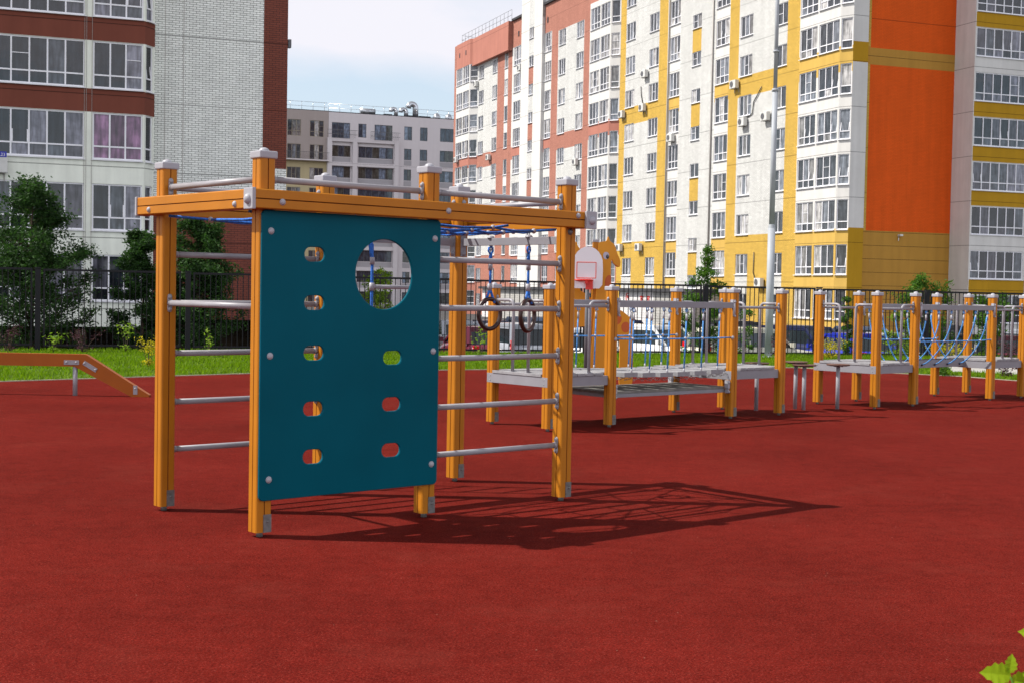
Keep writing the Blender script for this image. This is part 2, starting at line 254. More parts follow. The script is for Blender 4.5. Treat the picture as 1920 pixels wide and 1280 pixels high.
# ---------------------------------------------------------------- mesh builder
class MB:
    def __init__(s): s.v = []; s.f = []; s.m = []; s.s = []
    def add(s, vs, fs, mi=0, sm=False):
        o = len(s.v); s.v += [tuple(v) for v in vs]
        for f in fs: s.f.append(tuple(i+o for i in f)); s.m.append(mi); s.s.append(sm)
        return s
    def box(s, c, d, rz=0, mi=0, mat=None):
        hx, hy, hz = d[0]/2, d[1]/2, d[2]/2; cs, sn = cos(rz), sin(rz); vs = []
        for z in (-hz, hz):
            for x, y in ((-hx, -hy), (hx, -hy), (hx, hy), (-hx, hy)):
                p = Vector((x*cs-y*sn, x*sn+y*cs, z))
                if mat: p = mat @ Vector((x, y, z))
                vs.append((c[0]+p[0], c[1]+p[1], c[2]+p[2]))
        return s.add(vs, [(3, 2, 1, 0), (4, 5, 6, 7), (0, 1, 5, 4), (1, 2, 6, 5), (2, 3, 7, 6), (3, 0, 4, 7)], mi)
    def bar(s, p0, p1, w, h, mi=0, upv=(0, 0, 1)):
        p0, p1 = Vector(p0), Vector(p1); d = (p1-p0); l = d.length; d.normalize(); u = Vector(upv)
        sd = d.cross(u)
        if sd.length < 1e-4: sd = d.cross(Vector((1, 0, 0)))
        sd.normalize(); u = sd.cross(d)
        R = Matrix((d, sd, u)).transposed()
        return s.box((p0+p1)/2, (l, w, h), mat=R, mi=mi)
    def tube(s, path, r, n=10, mi=0, closed=False, caps=True):
        P = [Vector(p) for p in path]; k = len(P); rr = r if isinstance(r, (list, tuple)) else [r]*k
        ts = []
        for i in range(k):
            a = P[(i-1) % k] if (closed or i > 0) else P[i]; b = P[(i+1) % k] if (closed or i < k-1) else P[i]
            ts.append((b-a).normalized())
        nrm = ts[0].orthogonal().normalized(); vs = []
        for i in range(k):
            if i: nrm = (nrm - ts[i]*nrm.dot(ts[i])); nrm.normalize()
            bn = ts[i].cross(nrm)
            for j in range(n):
                a = 2*pi*j/n; vs.append(P[i]+(nrm*cos(a)+bn*sin(a))*rr[i])
        fs = []
        for i in range(k if closed else k-1):
            i2 = (i+1) % k
            for j in range(n):
                j2 = (j+1) % n; fs.append((i*n+j, i*n+j2, i2*n+j2, i2*n+j))
        s.add(vs, fs, mi, True)
        if caps and not closed:
            o = len(s.v)-len(vs)
            s.f.append(tuple(o+j for j in reversed(range(n)))); s.m.append(mi); s.s.append(False)
            s.f.append(tuple(o+(k-1)*n+j for j in range(n))); s.m.append(mi); s.s.append(False)
        return s
    def dome(s, c, nrm, r, h=None, n=10, rings=4, mi=0):
        c = Vector(c); d = Vector(nrm).normalized(); h = h or r; a = d.orthogonal().normalized(); b = d.cross(a); vs = []
        for i in range(rings):
            ph = pi/2*i/rings
            for j in range(n):
                t = 2*pi*j/n; vs.append(c+(a*cos(t)+b*sin(t))*r*cos(ph)+d*h*sin(ph))
        vs.append(c+d*h); fs = []
        for i in range(rings-1):
            for j in range(n): fs.append((i*n+j, i*n+(j+1) % n, (i+1)*n+(j+1) % n, (i+1)*n+j))
        for j in range(n): fs.append(((rings-1)*n+j, (rings-1)*n+(j+1) % n, rings*n))
        return s.add(vs, fs, mi, True)
    def ball(s, c, r, n=8, mi=0): s.dome(c, (0, 0, 1), r, n=n, rings=3, mi=mi); return s.dome(c, (0, 0, -1), r, n=n, rings=3, mi=mi)
    def lathe(s, c, prof, n=20, mi=0, sm=True):
        vs = []; 
        for r, z in prof:
            for j in range(n): vs.append((c[0]+r*cos(2*pi*j/n), c[1]+r*sin(2*pi*j/n), c[2]+z))
        fs = [(i*n+j, i*n+(j+1) % n, (i+1)*n+(j+1) % n, (i+1)*n+j) for i in range(len(prof)-1) for j in range(n)]
        s.add(vs, fs, mi, sm); o = len(s.v)-len(vs)
        s.f.append(tuple(o+j for j in reversed(range(n)))); s.m.append(mi); s.s.append(False)
        s.f.append(tuple(o+(len(prof)-1)*n+j for j in range(n))); s.m.append(mi); s.s.append(False)
        return s
    def prism(s, loops, place, t, mi=0, ch=0., edge_mi=None):
        """loops: list of functions off->[(x,z)]; place(x,z,d)->Vector; extruded from d=0 to d=t with a chamfer ch"""
        edge_mi = mi if edge_mi is None else edge_mi
        inner = [f(ch) for f in loops]; outer = [f(0) for f in loops]
        for d, rev in ((0, False), (t, True)):
            flat = [p for l in inner for p in l]
            tri = geometry.tessellate_polygon([[Vector((x, z, 0)) for x, z in l] for l in inner])
            vs = [place(x, z, d) for x, z in flat]
            s.add(vs, [tuple(q) if not rev else tuple(reversed(q)) for q in tri], mi)
        for a, b in zip(inner, outer):
            n = len(a); rings = [(a, 0), (b, ch), (b, t-ch), (a, t)] if ch else [(b, 0), (b, t)]
            vs = [place(x, z, d) for l, d in rings for x, z in l]
            s.add(vs, [(i*n+j, i*n+(j+1) % n, (i+1)*n+(j+1) % n, (i+1)*n+j) for i in range(len(rings)-1) for j in range(n)], edge_mi, False)
        return s
    def quad(s, a, b, c, d, mi=0): return s.add([a, b, c, d], [(0, 1, 2, 3)], mi)
    def mesh(s, name, mats, bevel=0., segs=2):
        me = bpy.data.meshes.new(name); me.from_pydata(s.v, [], s.f)
        for m in mats: me.materials.append(MATS[m])
        me.polygons.foreach_set('material_index', s.m); me.polygons.foreach_set('use_smooth', s.s); me.update()
        bm = bmesh.new(); bm.from_mesh(me)
        if bevel:
            es = [e for e in bm.edges if len(e.link_faces) == 2 and e.calc_face_angle(0) > radians(40)]
            bmesh.ops.bevel(bm, geom=es, offset=bevel, segments=segs, profile=.6, affect='EDGES', clamp_overlap=True)
        bmesh.ops.recalc_face_normals(bm, faces=bm.faces) if len(s.f) < 30000 else None
        bm.to_mesh(me); bm.free()
        return me
    def build(s, name, mats, parent=None, loc=(0, 0, 0), rz=0, bevel=0.):
        if isinstance(mats, str): mats = [mats]
        return ob(name, s.mesh(name, mats, bevel), parent, loc, rz)

def ob(name, data, parent=None, loc=(0, 0, 0), rz=0):
    o = bpy.data.objects.new(name, data); COL.objects.link(o); o.location = loc; o.rotation_euler = (0, 0, rz)
    if parent: o.parent = parent
    return o
def tag(o, label=None, cat=None, group=None, kind=None):
    if label: o['label'] = label
    if cat: o['category'] = cat
    if group: o['group'] = group
    if kind: o['kind'] = kind
    return o
def thing(name, label, cat, loc=(0, 0, 0), rz=0, group=None): return tag(ob(name, None, None, loc, rz), label, cat, group)
KIDS = {}
def copy_tree(o, parent=None):
    c = o.copy(); COL.objects.link(c); c.parent = parent
    for ch in [x for x in SNAP if x.parent == o]: copy_tree(ch, c)
    return c
def clone(o):
    global SNAP
    SNAP = [x for x in COL.objects]
    return copy_tree(o)

# ---------------------------------------------------------------- ground
E1 = (cos(.3574), sin(.3574))   # the direction V the buildings' end walls run in (x to the right)
VV = Vector((cos(.3574), sin(.3574), 0)); UU = Vector((-sin(.3574), cos(.3574), 0)); RZ = .3574
def vu(v, u, z=0): return VV*v+UU*u+Vector((0, 0, z))
def sheet(name, pts, z, mat, thick=None):
    b = MB(); n = len(pts)
    if thick:
        b.prism([lambda o: [(p[0], p[1]) for p in pts]], lambda x, y, d: Vector((x, y, z-d)), thick)
    else: b.add([(p[0], p[1], z) for p in pts], [tuple(range(n))])
    return tag(b.build(name, mat), kind='structure')
def bigsheet():
    b = MB(); S = 1500; g = -1.1
    # lower ground all round, with the playground plateau cut out by a bank behind the fence
    b.add([(-S, -S, g), (S, -S, g), (S, S, g), (-S, S, g)], [(0, 1, 2, 3)])
    return tag(b.build('ground', 'asphalt'), kind='structure')
bigsheet()
FA = Vector((-11.15, 32.47, 0)); FD = Vector((25.64, 7.41, 0)).normalized(); FN = Vector((-FD.y, FD.x, 0))
edge = [(-60, -20), (-14, 17.6), (-8.37, 22.6), (-6.64, 24.24), (-4.89, 25.87), (-3.0, 27.3), (-.89, 28.4), (2.5, 30.2), (5.2, 31.5), (6.62, 31.65), (8.09, 30.32), (9.57, 29.40), (10.27, 28.25), (14, 25.5), (40, 12), (60, -20)]
back = [FA-FD*45+FN*.9, FA+FD*75+FN*.9]
# plateau body: bank behind the fence
pl = MB(); outl = [(-60, -25), (60, -25), (back[1].x, back[1].y), (back[0].x, back[0].y)]
pl.add([(x, y, -.012) for x, y in outl]+[(x, y, -1.3) for x, y in [(-62, -27), (62, -27), (back[1].x+FN.x*1.6, back[1].y+FN.y*1.6), (back[0].x+FN.x*1.6, back[0].y+FN.y*1.6)]],
       [(0, 1, 2, 3), (0, 4, 5, 1), (1, 5, 6, 2), (2, 6, 7, 3), (3, 7, 4, 0)])
tag(pl.build('bank', 'soil'), kind='structure')
b = MB(); b.prism([lambda o: edge[::-1]], lambda x, y, d: Vector((x, y, 0-d)), .008)
tag(b.build('playground_surface', 'rubber_red'), kind='structure')
lawn = edge + [(back[1].x, back[1].y), (back[0].x, back[0].y)]
b = MB(); b.prism([lambda o: lawn], lambda x, y, d: Vector((x, y, .012-d)), .02)
node_mat('lawn_base', (.055, .10, .008), .95, .1, noise=(3, .35))
tag(b.build('lawn', 'lawn_base'), kind='structure')
b = MB()
for p, q in zip(edge[:-1], edge[1:]): b.bar((p[0], p[1], -.004), (q[0], q[1], -.004), .05, .035)
tag(b.build('kerb_edging', 'edging'), kind='structure')
b = MB(); b.add([(9.9, 30.95, .02), (10.7, 30.72, .02), (12.2, 29.0, .02), (15.5, 33.0, .02), (13.2, 34.4, .02), (10.4, 33.3, .02)], [tuple(range(6))])
tag(b.build('path', 'concrete'), kind='structure')
# pavement kerb in the car park and by the buildings
b = MB(); b.box(vu(30, 64.5, -1.04), (70, 3.2, .14), rz=RZ); tag(b.build('pavement', 'concrete', bevel=.02), kind='structure')

def inpoly(x, y, P):
    c = False; j = len(P)-1
    for i in range(len(P)):
        if (P[i][1] > y) != (P[j][1] > y) and x < (P[j][0]-P[i][0])*(y-P[i][1])/(P[j][1]-P[i][1])+P[i][0]: c = not c
        j = i
    return c
def grass():
    v = []; f = []; R = random.Random(3); n = 0
    pathp = [(9.9, 30.95), (10.7, 30.72), (12.2, 29.0), (15.5, 33.0), (13.2, 34.4), (10.4, 33.3)]
    front = (FA+FN*.8)
    while n < 78000:
        x = R.uniform(-15, 18); y = R.uniform(19, 41)
        if abs(x) > y*.42+1 or not inpoly(x, y, lawn) or inpoly(x, y, pathp): continue
        if (Vector((x, y, 0))-FA).dot(FN) > .7: continue
        h = R.uniform(.035, .085)*(1+.5*sin(x*3.1)*sin(y*2.3)); a = R.uniform(0, 2*pi); w = R.uniform(.008, .016); lx, ly = R.gauss(0, .03), R.gauss(0, .03); i = len(v)
        v += [(x-w*cos(a), y-w*sin(a), .01), (x+w*cos(a), y+w*sin(a), .01), (x+lx, y+ly, .01+h)]; f.append((i, i+1, i+2)); n += 1
    me = bpy.data.meshes.new('grass'); me.from_pydata(v, [], f); me.materials.append(MATS['grass_blade']); me.update()
    tag(ob('grass', me), kind='stuff')
grass()

# ---------------------------------------------------------------- climbing play structures: shared pieces
def post_mesh(H, t=.115):
    h = t/2; r = .014; g = .004; gd = .007; p = []
    for k in range(4):
        a = k*pi/2; cs, sn = cos(a), sin(a)
        loc = [(-h+r, -h), (-g, -h), (-g*.6, -h+gd), (g*.6, -h+gd), (g, -h), (h-r, -h), (h-r*.35, -h+r*.35)]
        p += [(x*cs-y*sn, x*sn+y*cs) for x, y in loc]
    n = len(p); b = MB(); b.add([(x, y, .034) for x, y in p]+[(x, y, H-.05) for x, y in p], [(i, (i+1) % n, n+(i+1) % n, n+i) for i in range(n)], 0)
    for i in range(n):
        if i % 7 in (1, 2, 3): b.m[i] = 1
    b.f.append(tuple(range(n, 2*n))); b.m.append(0); b.s.append(False); b.f.append(tuple(reversed(range(n)))); b.m.append(0); b.s.append(False)
    me = b.mesh('post', ['orange_wood', 'groove_dark']); return me
def cap_mesh(H):
    b = MB(); b.box((0, 0, H-.045), (.134, .134, .05)); 
    me = b.mesh('cap', ['plastic_grey'], bevel=.011, segs=3)
    c = MB(); c.dome((0, 0, H-.021), (0, 0, 1), .036, .026, n=14, rings=5)
    bm = bmesh.new(); bm.from_mesh(me); tmp = c.mesh('t', ['plastic_grey']); bm.from_mesh(tmp); bm.to_mesh(me); bm.free(); bpy.data.meshes.remove(tmp); return me
def foot_meshes():
    b = MB(); b.box((.022, -.0600, .093), (.060, .005, .118)); b.dome((.024, -.0625, .105), (0, -1, 0), .011, .009)
    fp = b.mesh('foot_plate', ['steel_dull'])
    b = MB(); b.tube([(0, 0, -.01), (0, 0, .045)], .022, 12)
    return fp, b.mesh('foot', ['steel_dull'])
PM = {}
def post(parent, x, y, H):
    if H not in PM: PM[H] = (post_mesh(H), cap_mesh(H), *foot_meshes())
    p = ob('post', PM[H][0], parent, (x, y, 0)); ob('cap', PM[H][1], p); ob('foot_plate', PM[H][2], p); ob('foot', PM[H][3], p); return p
def bracket(parent, c, nrm, hw=.018, hh=.066, vert=True):
    """plate with two round bolts; c on the post face, nrm outward"""
    n = Vector(nrm); sd = Vector((0, 0, 1)).cross(n); b = MB()
    R = Matrix((sd, n, Vector((0, 0, 1)))).transposed()
    oc = [(hw*cos(a), hh-hw+hw*sin(a)) for a in [pi*k/8 for k in range(9)]]+[(-hw*cos(a), -hh+hw-hw*sin(a)) for a in [pi*k/8 for k in range(9)]]
    b.prism([lambda o: [(x*(1-o/hw), z*(1-o/hh)) for x, z in oc]], lambda x, z, d: sd*x+n*(.004-d)+Vector((0, 0, z)), .008, ch=.002)
    for s in (-1, 1): b.dome(n*.004+Vector((0, 0, s*(hh-.022))), n, .017, .014)
    b.tube([n*.003, n*.03], .024, 12)
    return b.build('bracket', 'steel_paint', parent, Vector(c)+n*.004, bevel=0)
def rung(parent, p0, p1, r=.0215, br0=True, br1=True, name='rung'):
    p0, p1 = Vector(p0), Vector(p1); d = (p1-p0).normalized(); b = MB(); b.tube([p0+d*.004-p0, p1-d*.004-p0], r, 14)
    o = b.build(name, 'steel_paint', parent, p0)
    if br0: bracket(o, (0, 0, 0), d)
    if br1: bracket(o, p1-p0, -d)
    return o
def grooved_beam(parent, p0, p1, along, inner, h=.125, w=.095):
    """horizontal double plank beam, groove along the outer face; along/inner unit vectors"""
    d = Vector(along); n = -Vector(inner); p0, p1 = Vector(p0), Vector(p1); L = (p1-p0).length; b = MB()
    hh, hw, g, gd, r = h/2, w/2, .004, .012, .006
    prof = [(hw-r, -hh), (hw, -hh+r), (hw, -g), (hw-gd, 0), (hw, g), (hw, hh-r), (hw-r, hh), (-hw+r, hh), (-hw, hh-r), (-hw, g), (-hw+gd, 0), (-hw, -g), (-hw, -hh+r), (-hw+r, -hh)]
    k = len(prof); vs = [n*x+Vector((0, 0, z)) for x, z in prof]+[d*L+n*x+Vector((0, 0, z)) for x, z in prof]
    b.add(vs, [(i, (i+1) % k, k+(i+1) % k, k+i) for i in range(k)]+[tuple(range(k)), tuple(range(2*k-1, k-1, -1))])
    for i in (2, 3, 9, 10): b.m[i] = 1
    return b.build('beam', ['orange_wood', 'groove_dark'], parent, p0)
def bolt(parent, c, nrm, r=.022, mat='plastic_grey'):
    b = MB(); b.dome((0, 0, 0), nrm, r, r*.75, n=14, rings=5); b.tube([-Vector(nrm)*.004, Vector(nrm)*.002], r*1.05, 14)
    return b.build('bolt', mat, parent, c)

# ---------------------------------------------------------------- the big climbing frame
TH = .7253; CFO = Vector((-1.6416, 9.0618, 0)); A_, B_ = 1.3699, 1.3279; H1 = 2.5435; HP = .0575
cf = thing('climbing_frame', 'tall orange post climbing frame with teal climbing wall, grey rungs and blue rope net', 'climbing frame', CFO, TH)
for x, y in ((0, 0), (A_, 0), (2*A_, 0), (0, B_), (A_, B_), (2*A_, B_)): post(cf, x, y, H1)
RZS = (1.862, 1.509, 1.145, .79, .443); TOPZ = 2.344
for z in RZS:
    rung(cf, (A_+HP, 0, z), (2*A_-HP, 0, z)); rung(cf, (HP, B_, z), (A_-HP, B_, z))
for x0 in (0, A_):
    for y in (0, B_): rung(cf, (x0+HP, y, TOPZ), (x0+A_-HP, y, TOPZ), name='top_bar')
rung(cf, (0, HP, TOPZ), (0, B_-HP, TOPZ), name='top_bar'); rung(cf, (2*A_, HP, TOPZ), (2*A_, B_-HP, TOPZ), name='top_bar')
rung(cf, (0, HP, 1.509), (0, B_-HP, 1.509))
# ring of double beams outside the posts, pinwheel corners
BZ = 2.205; o_ = HP+.0485; bw = .0475
bm_f = grooved_beam(cf, (-o_-bw, -o_, BZ), (2*A_+o_-bw, -o_, BZ), (1, 0, 0), (0, 1, 0))
bm_r = grooved_beam(cf, (2*A_+o_, -o_-bw, BZ), (2*A_+o_, B_+o_-bw, BZ), (0, 1, 0), (-1, 0, 0))
bm_b = grooved_beam(cf, (2*A_+o_+bw, B_+o_, BZ), (-o_+bw, B_+o_, BZ), (-1, 0, 0), (0, -1, 0))
bm_l = grooved_beam(cf, (-o_, B_+o_+bw, BZ), (-o_, -o_+bw, BZ), (0, -1, 0), (1, 0, 0))
def endplate(parent, off, nrm):
    n = Vector(nrm); sd = Vector((0, 0, 1)).cross(n); b = MB(); R = Matrix((sd, n, Vector((0, 0, 1)))).transposed()
    b.box(n*.012, (.112, .026, .138), mat=R); o = b.build('end_plate', 'plastic_grey', parent, off, bevel=.006)
    bb = MB(); bb.dome(n*.025+Vector((0, 0, -.004)), n, .034, .026, n=16, rings=5)
    me = bb.mesh('t', ['plastic_grey']); bmx = bmesh.new(); bmx.from_mesh(o.data); bmx.from_mesh(me); bmx.to_mesh(o.data); bmx.free(); bpy.data.meshes.remove(me)
endplate(bm_f, (0, 0, 0), (-1, 0, 0)); endplate(bm_r, (0, 0, 0), (0, -1, 0)); endplate(bm_b, (0, 0, 0), (1, 0, 0)); endplate(bm_l, (0, 0, 0), (0, 1, 0))
for x, z in ((.05, -.015), (A_+.06, -.0), (2*A_-.02, .03)):
    bolt(bm_f, (x+o_+bw, -bw-.001, z), (0, -1, 0), .021)
for y in (.10, B_-.03): bolt(bm_l, (-bw-.001, -(y-(B_+o_+bw)) if False else (y-(B_+o_+bw)), -.03), (-1, 0, 0), .02)
bolt(cf, (2*A_-.012, -HP-.001, 2.112), (0, -1, 0), .024, 'steel_dull')
# teal climbing wall with round and hand holes
def circ(cx, cz, rx, rz, n=48):
    return lambda o: [(cx+(rx+o)*cos(2*pi*i/n), cz+(rz+o)*sin(2*pi*i/n)) for i in range(n)]
def rrect(x0, x1, z0, z1, r, n=6, hole=False):
    def f(o):
        s = 1 if hole else -1; X0, X1, Z0, Z1 = x0-s*o, x1+s*o, z0-s*o, z1+s*o; rr = max(r+s*o, .001); P = []
        for cx, cz, a0 in ((X1-rr, Z1-rr, 0), (X0+rr, Z1-rr, pi/2), (X0+rr, Z0+rr, pi), (X1-rr, Z0+rr, 3*pi/2)):
            for i in range(n+1): a = a0+pi/2*i/n; P.append((cx+rr*cos(a), cz+rr*sin(a)))
        return P
    return f
loops = [rrect(-.055, A_+.052, .245, 2.14, .035)]
loops.append(circ(.928, 1.741, .243, .243))
for x, z in ((.352, 1.862), (.355, 1.54), (.355, 1.207), (.357, .834), (.359, .513), (1.008, 1.164), (1.006, .839), (1.007, .516)):
    loops.append(rrect(x-.079, x+.079, z-.048, z+.048, .046, hole=True))
b = MB(); b.prism(loops, lambda x, z, d: Vector((x, -HP-.024+d, z)), .022, ch=.0045)
panel = b.build('climbing_panel', 'teal', cf)
for x, z in ((.0, 2.004), (.002, 1.193), (.004, .383), (A_, 2.006), (A_, 1.203), (A_, .392)): bolt(panel, (x+(.012 if x < .5 else -.002), -HP-.024, z), (0, -1, 0), .022)
# flat rails at the far side with rope ladder and rings
RAILZ = 2.047
def flatrail(p0, p1, n0):
    p0, p1 = Vector(p0), Vector(p1); b = MB(); b.bar(p0-p0, p1-p0, .03, .062); o = b.build('flat_rail', 'rail_grey', cf, p0, bevel=.003); d = (p1-p0).normalized()
    for q, s in ((Vector((0, 0, 0)), 1), (p1-p0, -1)):
        bb = MB(); n = d*s; sd = Vector((0, 0, 1)).cross(n); R = Matrix((sd, n, Vector((0, 0, 1)))).transposed()
        bb.box(n*.006, (.055, .009, .24), mat=R)
        for zz in (-.095, .095): bb.dome(n*.01+Vector((0, 0, zz)), n, .021, .017, n=12)
        bb.build('bracket', 'rail_grey', o, q)
flatrail((A_+HP, B_, RAILZ), (2*A_-HP, B_, RAILZ), 1)
flatrail((2*A_, B_-HP, RAILZ), (2*A_, HP, RAILZ), 1)
def rope(b, pts, r=.009, mi=0, n=8): b.tube(pts, r, n, mi)
lad = ob('rope_ladder', None, cf, (0, 0, 0))
for x in (A_+.45, A_+.94):
    b = MB(); rope(b, [(x, B_, RAILZ-.01), (x, B_-.02, 1.90), (x, B_-.02, 1.0), (x-.003, B_-.02, .02)], .0125); b.tube([(x-.012, B_, 2.0), (x-.004, B_-.015, 1.88)], .012, 8); b.tube([(x+.014, B_, 2.0), (x+.004, B_-.015, 1.88)], .012, 8)
    b.tube([(x, B_-.02, 1.835), (x, B_-.02, 1.895)], .020, 12, 1)
    b.build('rope', ['blue_rope', 'plastic_grey'], lad)
for z in (1.655, 1.27, .885, .50, .12):
    b = MB(); b.tube([(A_+.45, B_-.02, z), (A_+.94, B_-.02, z)], .017, 12)
    for x in (A_+.45, A_+.94): b.tube([(x, B_-.02, z-.032), (x, B_-.02, z+.032)], .022, 12)
    b.build('ladder_rung', 'plastic_grey', lad)
# overhead rope net
def net():
    b = MB(); z0 = 2.135; cx, cy = 1.75, .66; x0, x1, y0, y1 = -.04, 2*A_+.04, -.04, B_+.04
    anchors = [(x0, y0+.15), (x0, y1-.15), (.65, y1), (1.35, y1), (2.05, y1), (x1, y1-.2), (x1, .45), (x1, y0+.2), (2.1, y0), (1.4, y0), (.7, y0)]
    def pt(a, t): x = cx+(a[0]-cx)*t; y = cy+(a[1]-cy)*t; return Vector((x, y, z0-.055*(1-t*t)))
    for a in anchors: rope(b, [pt(a, .14), pt(a, .35), pt(a, .6), pt(a, .85), pt(a, 1)], .0095, n=6)
    for t in (.14, .36, .62, .84):
        pts = [pt(a, t) for a in anchors]
        for i in range(len(pts)):
            p, q = pts[i], pts[(i+1) % len(pts)]; rope(b, [p, (p+q)/2-Vector((0, 0, .012)), q], .0095, n=6)
            b.ball(p, .021, 8, 1)
    b.build('rope_net', ['blue_rope', 'plastic_grey'], cf)
net()
# gymnastic rings hang from the rail: things of their own
Rm = Matrix.Rotation(TH, 3, 'Z')
def cfw(x, y, z): return CFO+Rm @ Vector((x, y, z))
for yy, rzz, lab in ((.905, .55, 'brown gymnastic ring on blue rope seen nearly face on, left of the pair'), (.432, 1.0, 'brown gymnastic ring on blue rope turned sideways, nearest the tall right post')):
    rg = thing('gymnastic_ring', lab, 'gymnastic ring', cfw(2*A_, yy, RAILZ), rzz, 'gymnastic rings hung from the climbing frame')
    b = MB(); b.tube([(.105*cos(t*2*pi/32), 0, -.60+.125*sin(t*2*pi/32)) for t in range(32)], .0185, 12, closed=True); b.build('ring', 'ring_brown', rg)
    b = MB()
    b.tube([(-.006, 0, -.10), (-.022, 0, -.075), (-.018, 0, -.05), (0, 0, -.038), (.018, 0, -.05), (.022, 0, -.075), (.006, 0, -.10), (.012, 0, -.16)], .0085, 8)
    b.tube([(-.004, 0, -.10), (-.012, 0, -.16)], .0085, 8); b.tube([(0, 0, -.17), (0, 0, -.40)], .0105, 8)
    b.tube([(0, 0, -.39), (-.03, .0, -.47), (-.038, .012, -.51)], .0115, 8); b.tube([(0, 0, -.39), (.03, .0, -.47), (.040, -.012, -.51)], .0115, 8)
    b.build('rope', 'blue_rope', rg)
    b = MB(); b.tube([(0, 0, -.165), (0, 0, -.235)], .019, 12); b.tube([(0, 0, -.345), (0, 0, -.405)], .019, 12); b.build('sleeve', 'plastic_grey', rg)
    b = MB(); b.dome((0, 0, .031), (0, 0, 1), .032, .022, 12); b.tube([(0, 0, -.036), (0, 0, .034)], .013, 10); b.tube([(.016*cos(t*pi/6), .0, -.052+.016*sin(t*pi/6)) for t in range(12)], .0065, 6, closed=True); b.build('hanger', 'steel_paint', rg)

# ---------------------------------------------------------------- platform structures
H2 = 1.7377
def platform(root, x0, w, rails=('left', 'front', 'back')):
    """square deck between four posts, from x0 to x0+w and y 0..w"""
    x1 = x0+w
    b = MB(); n = 7; pw = (w-.005)/n
    for i in range(n):  # planks run along y, cut short at the posts
        a = x0+.003+i*pw; y0, y1 = (-.03, w+.03)
        if i in (0, n-1): y0, y1 = .062, w-.062
        b.box((a+pw/2-.001, (y0+y1)/2, .655), (pw-.008, y1-y0, .034))
    for sx in (-.052, w+.048): b.box((x0+sx+.0, w/2, .655), (.03, w-.13, .034))
    b.build('deck', 'deck_grey', root, bevel=.004)
    b = MB()
    for yy in (0.0, w): b.box(((x0+x1)/2, yy, .578), (w-.118, .04, .115))
    for xx in (x0-.045, x1+.045): b.box((xx, w/2, .578), (.028, w+.09, .115))
    for xx, s in ((x0-.059, -1), (x1+.059, 1)):
        for yy in (.02, w-.02):
            for zz in (.55, .605): b.dome((xx, yy, zz), (s, 0, 0), .008, .006, 8, 3, 1)
    b.build('deck_frame', ['rail_grey', 'chain'], root, bevel=.004)
    def Lrail(p, d, out):
        p = Vector(p); d = Vector(d); z1 = 1.528; r = .0195; L = .31; pts = [p+Vector((0, 0, z1)), p+d*(L-.07)+Vector((0, 0, z1))]
        for k in range(1, 6): a = pi/2*k/5; pts.append(p+d*(L-.07+.07*sin(a))+Vector((0, 0, z1-.07*(1-cos(a)))))
        pts.append(p+d*L+Vector((0, 0, .675))); q0 = pts[0]
        b = MB(); b.tube([q-q0 for q in pts], r, 12)
        e = pts[-1]-q0; b.box(e+Vector((0, 0, .0)), (.09, .05, .008))
        for sx in (-.03, .03): b.dome(e+Vector((sx, 0, .004)), (0, 0, 1), .011, .009, 8, 3)
        o = b.build('grab_rail', 'steel_paint', root, q0); bracket(o, (0, 0, 0), d, .016, .06)
    def barr(p0, p1): rung(root, p0, p1, r=.0185, name='handrail')
    if 'left' in rails: Lrail((x0, w-HP, 0), (0, -1, 0), 0); Lrail((x0, HP, 0), (0, 1, 0), 0)
    if 'right' in rails: Lrail((x1, w-HP, 0), (0, -1, 0), 0); Lrail((x1, HP, 0), (0, 1, 0), 0)
    for nm, yy in (('front', 0), ('back', w)):
        if nm in rails:
            if nm+'_pair' in rails: Lrail((x0+HP, yy, 0), (1, 0, 0), 0)
            if nm+'_pair' in rails or nm+'_one' in rails: Lrail((x1-HP, yy, 0), (-1, 0, 0), 0)
            barr((x0+HP, yy, 1.475), (x1-HP, yy, 1.475))
def top_beam(root, x0, x1, y):
    b = MB(); b.bar((0, 0, 0), (x1-x0-.10, 0, 0), .045, .078); o = b.build('top_beam', 'rail_grey', root, (x0+.05, y-.045, 1.502), bevel=.004)
    for xx in (.005, x1-x0-.105):
        bb = MB(); bb.box((xx, .0, .05), (.05, .05, .05)); bb.tube([(xx-.0, -.02, .03), (xx+.004, -.02, -.145)], .018, 10); bb.dome((xx, -.03, .045), (0, -1, 0), .02, .018); bb.dome((xx+.004, -.035, -.14), (0, -1, 0), .016, .014); bb.build('bracket', 'plastic_grey', o)
def climber(name, label, cat, origin, rz, w, L, ra, rb):
    r = thing(name, label, cat, (origin[0], origin[1], 0), rz)
    for x in (0, w, w+L, 2*w+L):
        for y in (0, w): post(r, x, y, H2)
    platform(r, 0, w, ra); platform(r, w+L, w, rb)
    for y in (0, w): top_beam(r, w, w+L, y)
    return r
def shackle(b, x, y, m=1):
    b.dome((x, y, 1.462), (0, 0, -1), .018, .012, 8, 3, mi=m); b.tube([(x+.018*cos(t*pi/5), y, 1.43+.024*sin(t*pi/5)) for t in range(10)], .0075, 6, closed=True); b.ball((x+.014, y-.01, 1.415), .015, 6, m)
    b.tube([(x, y, 1.30), (x, y, 1.385)], .0145, 10, m); b.tube([(x, y, 1.38), (x, y, 1.41)], .008, 6, m)
w_, L_ = 1.0135, 2.2676
bc = climber('bridge_climber', 'orange post climber with hanging plank bridge and grey bench deck beneath it', 'playground climber', (.438, 16.247), .7105, 1.020, L_, ('left', 'front', 'front_pair', 'back'), ('right', 'front', 'back', 'back_pair'))
w = 1.020
